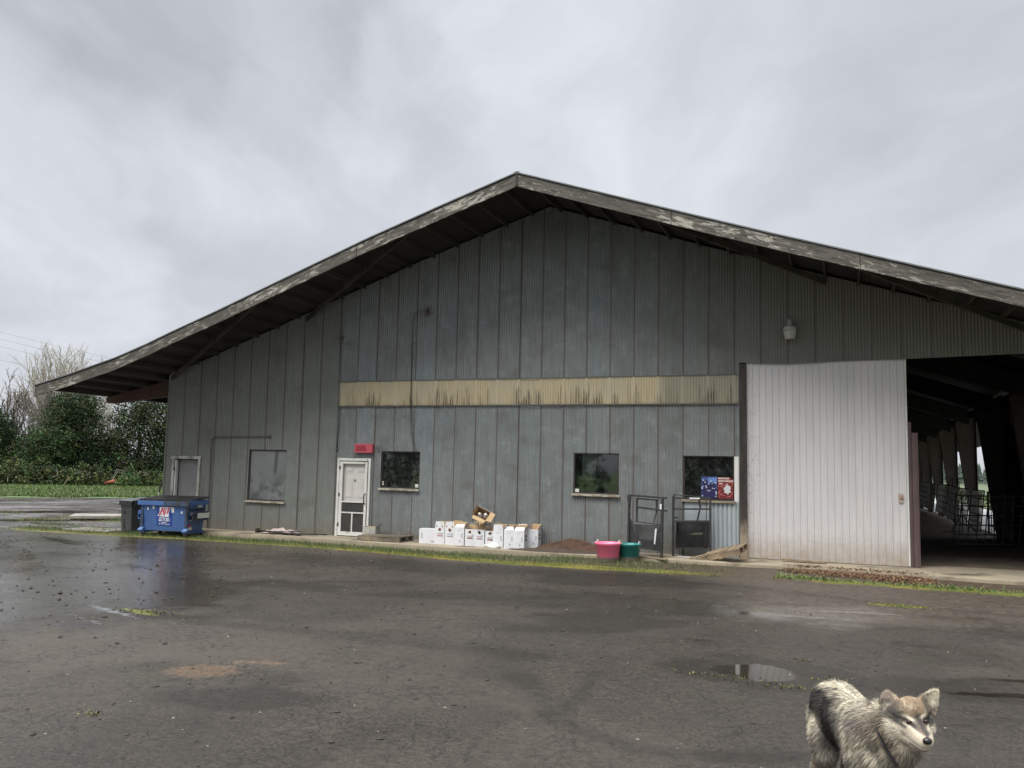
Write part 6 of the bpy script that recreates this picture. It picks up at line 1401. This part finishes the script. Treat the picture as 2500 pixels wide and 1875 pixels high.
    def colour(p, nr):
        s = (p - PEL) @ AX; lat = (p - PEL - np.outer(s, AX)) @ LT; z = p[:, 2]
        up = nr[:, 2]
        st1 = fbm(s * 16 + z * 3, z * 3.0 + lat * 4, 1.5, 4, 51); st2 = fbm(s * 5 + lat * 2, lat * 12 - s * 6, 1.6, 4, 52); big = fbm(s * 3, z * 3 + lat * 2, 1.2, 3, 53)
        st = np.where(up > .55, st2, st1)
        c = L(np.tile(grey, (len(p), 1)), cream, sstep(st, .42, .62))
        # cream back with dark tips
        top = sstep(up, .35, .75)
        c = L(c, L(np.tile(cream, (len(p), 1)), dark, sstep(st2, .56, .66) * .75), top)
        # dark saddle patch down the near hip and flank
        sad = np.exp(-((s - .10 - (.70 - z) * .5) / .17) ** 2) * sstep(z, .42, .50) * sstep(z, .80, .74) * sstep(lat, .04, -.05)
        sad = np.clip(sad * 2.2 - .5 * sstep(st1, .52, .66), 0, 1)
        c = L(c, dark, np.clip(sad, 0, 1) * .92)
        fl_ = np.exp(-((s - .38) / .17) ** 2) * sstep(z, .76, .66) * sstep(lat, .05, -.05)
        c = L(c, dark * 1.4, np.clip(fl_ * 1.3 * sstep(st1, .44, .54), 0, 1) * .92)
        # dark line either side of rump top
        rp = np.exp(-((z - .745) / .035) ** 2) * np.exp(-((s - .02) / .2) ** 2) * sstep(np.abs(lat), .05, .09)
        c = L(c, dark, np.clip(rp * sstep(st2, .35, .55), 0, 1) * .85)
        # shoulders and neck: grey tan with pale streaks
        nk = sstep(s, .40, .55)
        c = L(c, L(L(np.tile(grey * 1.1, (len(p), 1)), tan * 1.0, sstep(big, .45, .6) * .6), cream, sstep(st1, .48, .62) * .85), nk * (1 - top * .6))
        # breast and lower neck paler
        c = L(c, L(np.tile(cream, (len(p), 1)), grey, sstep(st1, .55, .68) * .6), sstep(s, .56, .68) * sstep(z, .74, .62))
        # rear edge of the thighs and legs cream then tan; inside dark
        th = sstep(s, -.02, -.10) * sstep(z, .66, .58)
        c = L(c, L(np.tile(cream * .95, (len(p), 1)), tan, sstep(st1, .5, .66) * .5), th)
        c = L(c, L(np.tile(cream, (len(p), 1)), grey, sstep(st1, .52, .66) * .6), sstep(lat, -.105, -.14) * sstep(z, .67, .60) * sstep(s, .16, .08))
        leg = sstep(z, .50, .38)
        c = L(c, L(np.tile(rust, (len(p), 1)), cream, sstep(st1, .42, .58)), leg)
        c = L(c, dark * 1.5, sstep(z, .56, .46) * np.exp(-((s - .20) / .15) ** 2) * .8)
        tail = sstep(p[:, 1], .42, .47); c = L(c, L(np.tile(grey, (len(p), 1)), cream, sstep(st1, .45, .55)), tail)
        # head
        hd = headness(p); q = p - HC; hx = q @ hr; hy = q @ hu; hz = q @ hf
        nz = fbm(p[:, 0] * 40, p[:, 2] * 40, 1.3, 3, 71)
        hc_ = L(np.tile(grey * .75, (len(p), 1)), tan, sstep(nz, .4, .6) * .5)
        hc_ = L(hc_, L(np.tile(tan * 1.05, (len(p), 1)), cream, sstep(nz, .55, .7) * .5), sstep(hy, .025, .05) * sstep(np.abs(hx + .002), .075, .04))
        hc_ = L(hc_, dark * 1.8, np.exp(-((hx + .002) / .015) ** 2) * sstep(hy, -.005, .015) * sstep(hy, .085, .055) * .9)
        dl = np.linalg.norm(p - EYL, axis=1); dr_ = np.linalg.norm(p - EYR, axis=1); de = np.minimum(dl, dr_)
        hc_ = L(hc_, white, sstep(de, .030, .020) * sstep(hz, .0, .03) * .25)
        
        for E_, q_ in ((EYL, -1), (EYR, 1)):      # dark line running out from each eye
            v_ = p - E_; a_ = (v_ @ hr) * q_; b_2 = v_ @ hu + .15 * a_; hc_ = L(hc_, dark * 2, sstep(a_, .004, .012) * sstep(a_, .060, .035) * np.exp(-(b_2 / .0055) ** 2) * .9)
        hc_ = L(hc_, grey * .50, np.clip(sstep(np.abs(hx + .002), .048, .062) * sstep(nz, .20, .55) * sstep(hy, -.022, -.004) * sstep(hy, .075, .04) * .9, 0, 1))
        ck = sstep(hy, .008, -.014) * sstep(hz, -.06, -.02)
        hc_ = L(hc_, L(np.tile(white, (len(p), 1)), grey, sstep(nz, .60, .72) * .4), ck)
        mz = sstep(hz, .055, .075) * sstep(hy, .030, .016); hc_ = L(hc_, L(np.tile(white, (len(p), 1)), tan * 1.3, sstep(hy, -.02, .0) * .35), mz)
        hc_ = L(hc_, tan * .85, np.exp(-((hx + .002) / .017) ** 2) * sstep(hy, -.035, -.01) * sstep(hz, .11, .06) * .8)
        hc_ = L(hc_, dark * 2, np.exp(-((hx + .002) / .010) ** 2) * sstep(hy, .0, .015) * sstep(hy, .07, .045) * .9)
        lip = np.exp(-((hy + .060) / .006) ** 2) * sstep(hz, .075, .095); hc_ = L(hc_, dark, lip * .8)
        hc_ = L(hc_, L(np.tile(grey * .55, (len(p), 1)), tan * .8, sstep(nz, .35, .6) * .6), sstep(hy, .018, .028) * sstep(hy, .070, .050) * sstep(hz, .0, .03) * .85)
        hc_ = L(hc_, dark * 2.2, np.exp(-((hx + .002) / .011) ** 2) * sstep(hy, .015, .03) * sstep(hy, .085, .06) * .9)
        for E_, q_ in ((EYL, -1), (EYR, 1)):
            v_ = p - E_; a_ = (v_ @ hr) * q_; b_2 = v_ @ hu
            hc_ = L(hc_, white * 1.15, np.exp(-(((a_ + .003) / .019) ** 2 + ((b_2 - .0165 + .2 * np.abs(a_)) / .0075) ** 2) ** 2) * .95)
            hc_ = L(hc_, white * 1.0, np.exp(-(((a_ - .004) / .017) ** 2 + ((b_2 + .016) / .006) ** 2) ** 2) * .8)
            hc_ = L(hc_, dark, np.exp(-((a_ / .0165) ** 2 + (b_2 / .0085) ** 2) ** 2) * .97)
            hc_ = L(hc_, dark * 2, sstep(a_, .010, .016) * sstep(a_, .062, .035) * np.exp(-((b_2 + .12 * a_) / .006) ** 2) * .9)
        er = sstep(p[:, 2], .895, .915) * (np.abs(hx) > .055)
        hc_ = L(hc_, L(np.tile(grey * 1.1, (len(p), 1)), tan, np.full(len(p), .35)), er * (hx < 0))
        hc_ = L(hc_, L(np.tile(cream * .85, (len(p), 1)), grey, sstep(nz, .55, .65) * .5), er * (hx > 0))
        ei = np.exp(-(((p - np.array([.150, -.478, .878])) / np.array([.022, .03, .022])) ** 2).sum(1)); hc_ = L(hc_, dark * 1.6, np.clip(ei * 1.2, 0, 1) * .85)
        ei = np.exp(-(((p - np.array([.277, -.490, .915])) / np.array([.010, .03, .028])) ** 2).sum(1)); hc_ = L(hc_, dark * 1.6, np.clip(ei, 0, 1) * .7)
        c = L(c, hc_, hd)
        return np.clip(c, .01, .9)
    C0 = colour(P, N)
    cattr(me2, 'fur', C0[:, 0], C0[:, 1], C0[:, 2])
    fm = bpy.data.materials.new('wet_fur'); fm.use_nodes = True; t = NT(fm.node_tree); b = t.n['Principled BSDF']
    t.l.new(t.attr('fur').outputs['Color'], b.inputs['Base Color']); b.inputs['Roughness'].default_value = .62; b.inputs['Specular IOR Level'].default_value = .25
    me2.materials.clear(); me2.materials.append(fm)
    # strands
    me2.calc_loop_triangles(); T = np.empty(len(me2.loop_triangles) * 3, dtype=np.int32); me2.loop_triangles.foreach_get('vertices', T); T = T.reshape(-1, 3)
    v0, v1, v2 = P[T[:, 0]], P[T[:, 1]], P[T[:, 2]]; ar = np.linalg.norm(np.cross(v1 - v0, v2 - v0), axis=1) / 2
    cen = (v0 + v1 + v2) / 3; wgt = ar * np.where(cen[:, 2] > .36, 1, .5) * (1 + 1.4 * headness(cen)); wgt /= wgt.sum()
    r_ = np.random.default_rng(99); K = 100000; ti = r_.choice(len(T), K, p=wgt); u, v = r_.random(K), r_.random(K); fl = u + v > 1; u[fl] = 1 - u[fl]; v[fl] = 1 - v[fl]
    p = v0[ti] + (v1[ti] - v0[ti]) * u[:, None] + (v2[ti] - v0[ti]) * v[:, None]; nr = N[T[ti, 0]]
    s = (p - PEL) @ AX; lat = (p - PEL - np.outer(s, AX)) @ LT; hd = headness(p)
    down = np.array([0, 0, -1.]); flow = -AX * .75 + down * .65 + LT * np.sign(lat)[:, None] * .45 * sstep(nr[:, 2], .3, .9)[:, None]
    # swirling clumps of wet hair
    ca = (fbm(s * 22, p[:, 2] * 14 + lat * 18, 1.1, 3, 64) - .5) * 2.6; flow = flow + LT * ca[:, None] * .45 + AX * ca[:, None] * .25
    hflow = p - NOSE; hflow /= np.linalg.norm(hflow, axis=1)[:, None]
    isear = (p[:, 2] > .905) & (np.abs((p - HC) @ hr) > .05)
    hflow[isear] = np.array([0, .1, 1.]); top_ = (p[:, 2] > .88) & ~isear & (hd > .5); hflow[top_] = np.array([0, .5, .8])
    flow = flow * (1 - hd[:, None]) + hflow * hd[:, None]
    tang = flow - nr * (flow * nr).sum(1)[:, None]; tang /= np.linalg.norm(tang, axis=1)[:, None] + 1e-9
    lift = np.where(hd > .5, .30, .26) + r_.normal(0, .07, K)
    dvec = tang + nr * lift[:, None] + r_.normal(0, .10, (K, 3)); dvec /= np.linalg.norm(dvec, axis=1)[:, None]
    ln = .034 + .010 * sstep(s, .4, .6) - 0 * s; ln = np.where(p[:, 2] < .42, .024, ln); ln = np.where(p[:, 2] < .2, .008, ln); ln = np.where(p[:, 1] > .43, .055, ln)
    hz = (p - HC) @ hf; hln = np.interp(hz, [-.06, .0, .05, .09, .13], [.026, .018, .010, .006, .003]); hln = np.where(isear, .009, hln); hln = np.where(top_, .014, hln)
    de = np.minimum(np.linalg.norm(p - EYL, axis=1), np.linalg.norm(p - EYR, axis=1)); hln = np.where(de < .020, .0012, hln)
    ln = (ln * (1 - hd) + hln * hd) * r_.uniform(.45, 1.35, K)
    wd = (np.where(hd > .5, .0008, .0013)) * r_.uniform(.7, 1.3, K)
    side = np.cross(dvec, nr + r_.normal(0, .3, (K, 3))); side /= np.linalg.norm(side, axis=1)[:, None] + 1e-9
    a0 = p - side * wd[:, None] - nr * .001; a1_ = p + side * wd[:, None] - nr * .001; m_ = p + dvec * (ln * .55)[:, None]; b0 = m_ - side * (wd * .8)[:, None]; b1_ = m_ + side * (wd * .8)[:, None]
    tip = m_ + (dvec + np.array([0, 0, -.35]) * (1 - hd)[:, None]) * (ln * .45)[:, None]
    Vv = np.stack([a0, a1_, b1_, b0, tip], 1).reshape(-1, 3)
    clump = fbm(s * 34 + lat * 8, p[:, 2] * 9 + lat * 30 * sstep(nr[:, 2], .4, .8), 1.5, 3, 83); clm = 1 - (.55 * (1 - sstep(clump, .36, .56))) * (1 - hd)
    cc = colour(p, nr) * (clm * r_.uniform(.62, 1.28, K))[:, None]; ct = np.clip(cc * 1.04, 0, .92); cr = cc * .85
    CV = np.stack([cr, cr, cc, cc, ct], 1).reshape(-1, 3)
    ix = np.arange(K) * 5
    quads = np.stack([ix, ix + 1, ix + 2, ix + 3], 1); tris = np.stack([ix + 3, ix + 2, ix + 4], 1)
    mf = bpy.data.meshes.new('fur'); mf.vertices.add(K * 5); mf.vertices.foreach_set('co', Vv.ravel())
    mf.loops.add(K * 7); li = np.concatenate([quads.ravel(), tris.ravel()]); mf.loops.foreach_set('vertex_index', li.astype(np.int32))
    mf.polygons.add(K * 2); mf.polygons.foreach_set('loop_start', np.concatenate([np.arange(K) * 4, K * 4 + np.arange(K) * 3]).astype(np.int32))
    mf.update(calc_edges=True); mf.validate()
    cattr(mf, 'fur', CV[:, 0], CV[:, 1], CV[:, 2]); mf.materials.append(fm)
    fo = bpy.data.objects.new('fur', mf); COL.objects.link(fo); fo.parent = DOG
    # eyes, nose, collar
    M_EYE = pm('amber_eye', (.06, .028, .010), (.03, .015, .007), .12); M_PUP = pm('black_wet', (.006, .006, .006), None, .18); M_NOSE = pm('black_nose', (.012, .012, .014), (.02, .02, .022), .3, bump=.3, bscale=300, bdist=.001)
    for E_, q in ((EYL, -1), (EYR, 1)):
        e = part('eye', DOG, M_EYE, lambda m: m.lathe([(0, -.010), (.006, -.0085), (.0098, -.003), (.0098, .003), (.006, .0085), (0, .010)], n=16), smooth=True); e.location = E_ - hf * .0 ; e.scale = (1.4, .95, .95)
        pu = part('pupil', e, M_PUP, lambda m: m.lathe([(0, -.0045), (.004, -.002), (.0045, 0), (.004, .002), (0, .0045)], n=12), smooth=True); pu.location = Vector(hf) * .0085
        li_ = part('eyelid', DOG, M_PUP, lambda m: m.tube([Vector(E_) + Vector(hr) * a + Vector(hu) * b_ + Vector(hf) * (.0085 - abs(a) * .35) for a, b_ in [(-.017, -.002), (-.009, .0065), (.0, .0085), (.009, .0062), (.017, -.001)]], .0026, 5), smooth=True)
    nb = blobmesh('nose', M_NOSE, tuple(NOSE + hf * .003), (.022, .017, .017), 3, parent=DOG, n=3, amp=.04, flatten=False); nb.rotation_euler = (.2, 0, .36)
    part('mouth', DOG, M_PUP, lambda m: m.tube([Vector(NOSE) + Vector(hr) * a + Vector(hu) * b_ + Vector(hf) * c_ for a, b_, c_ in [(-.030, -.034, -.055), (-.020, -.030, -.026), (-.006, -.026, -.006), (0, -.022, -.003), (.006, -.026, -.006), (.020, -.030, -.026), (.030, -.034, -.055)]], .0018, 5), smooth=True)
    cpts = [(.050, -.475, .77), (.058, -.495, .745), (.082, -.525, .69), (.115, -.545, .645), (.138, -.550, .610)]
    part('collar', DOG, pm('black_strap', (.012, .012, .013), None, .5), lambda m: [m.bar(a, b_, .008, .028, up=(.3, 1, 0)) for a, b_ in zip(cpts[:-1], [tuple(Vector(q) + (Vector(q) - Vector(a)) * .06) for a, q in zip(cpts[:-1], cpts[1:])])])
    return DOG
build_dog()
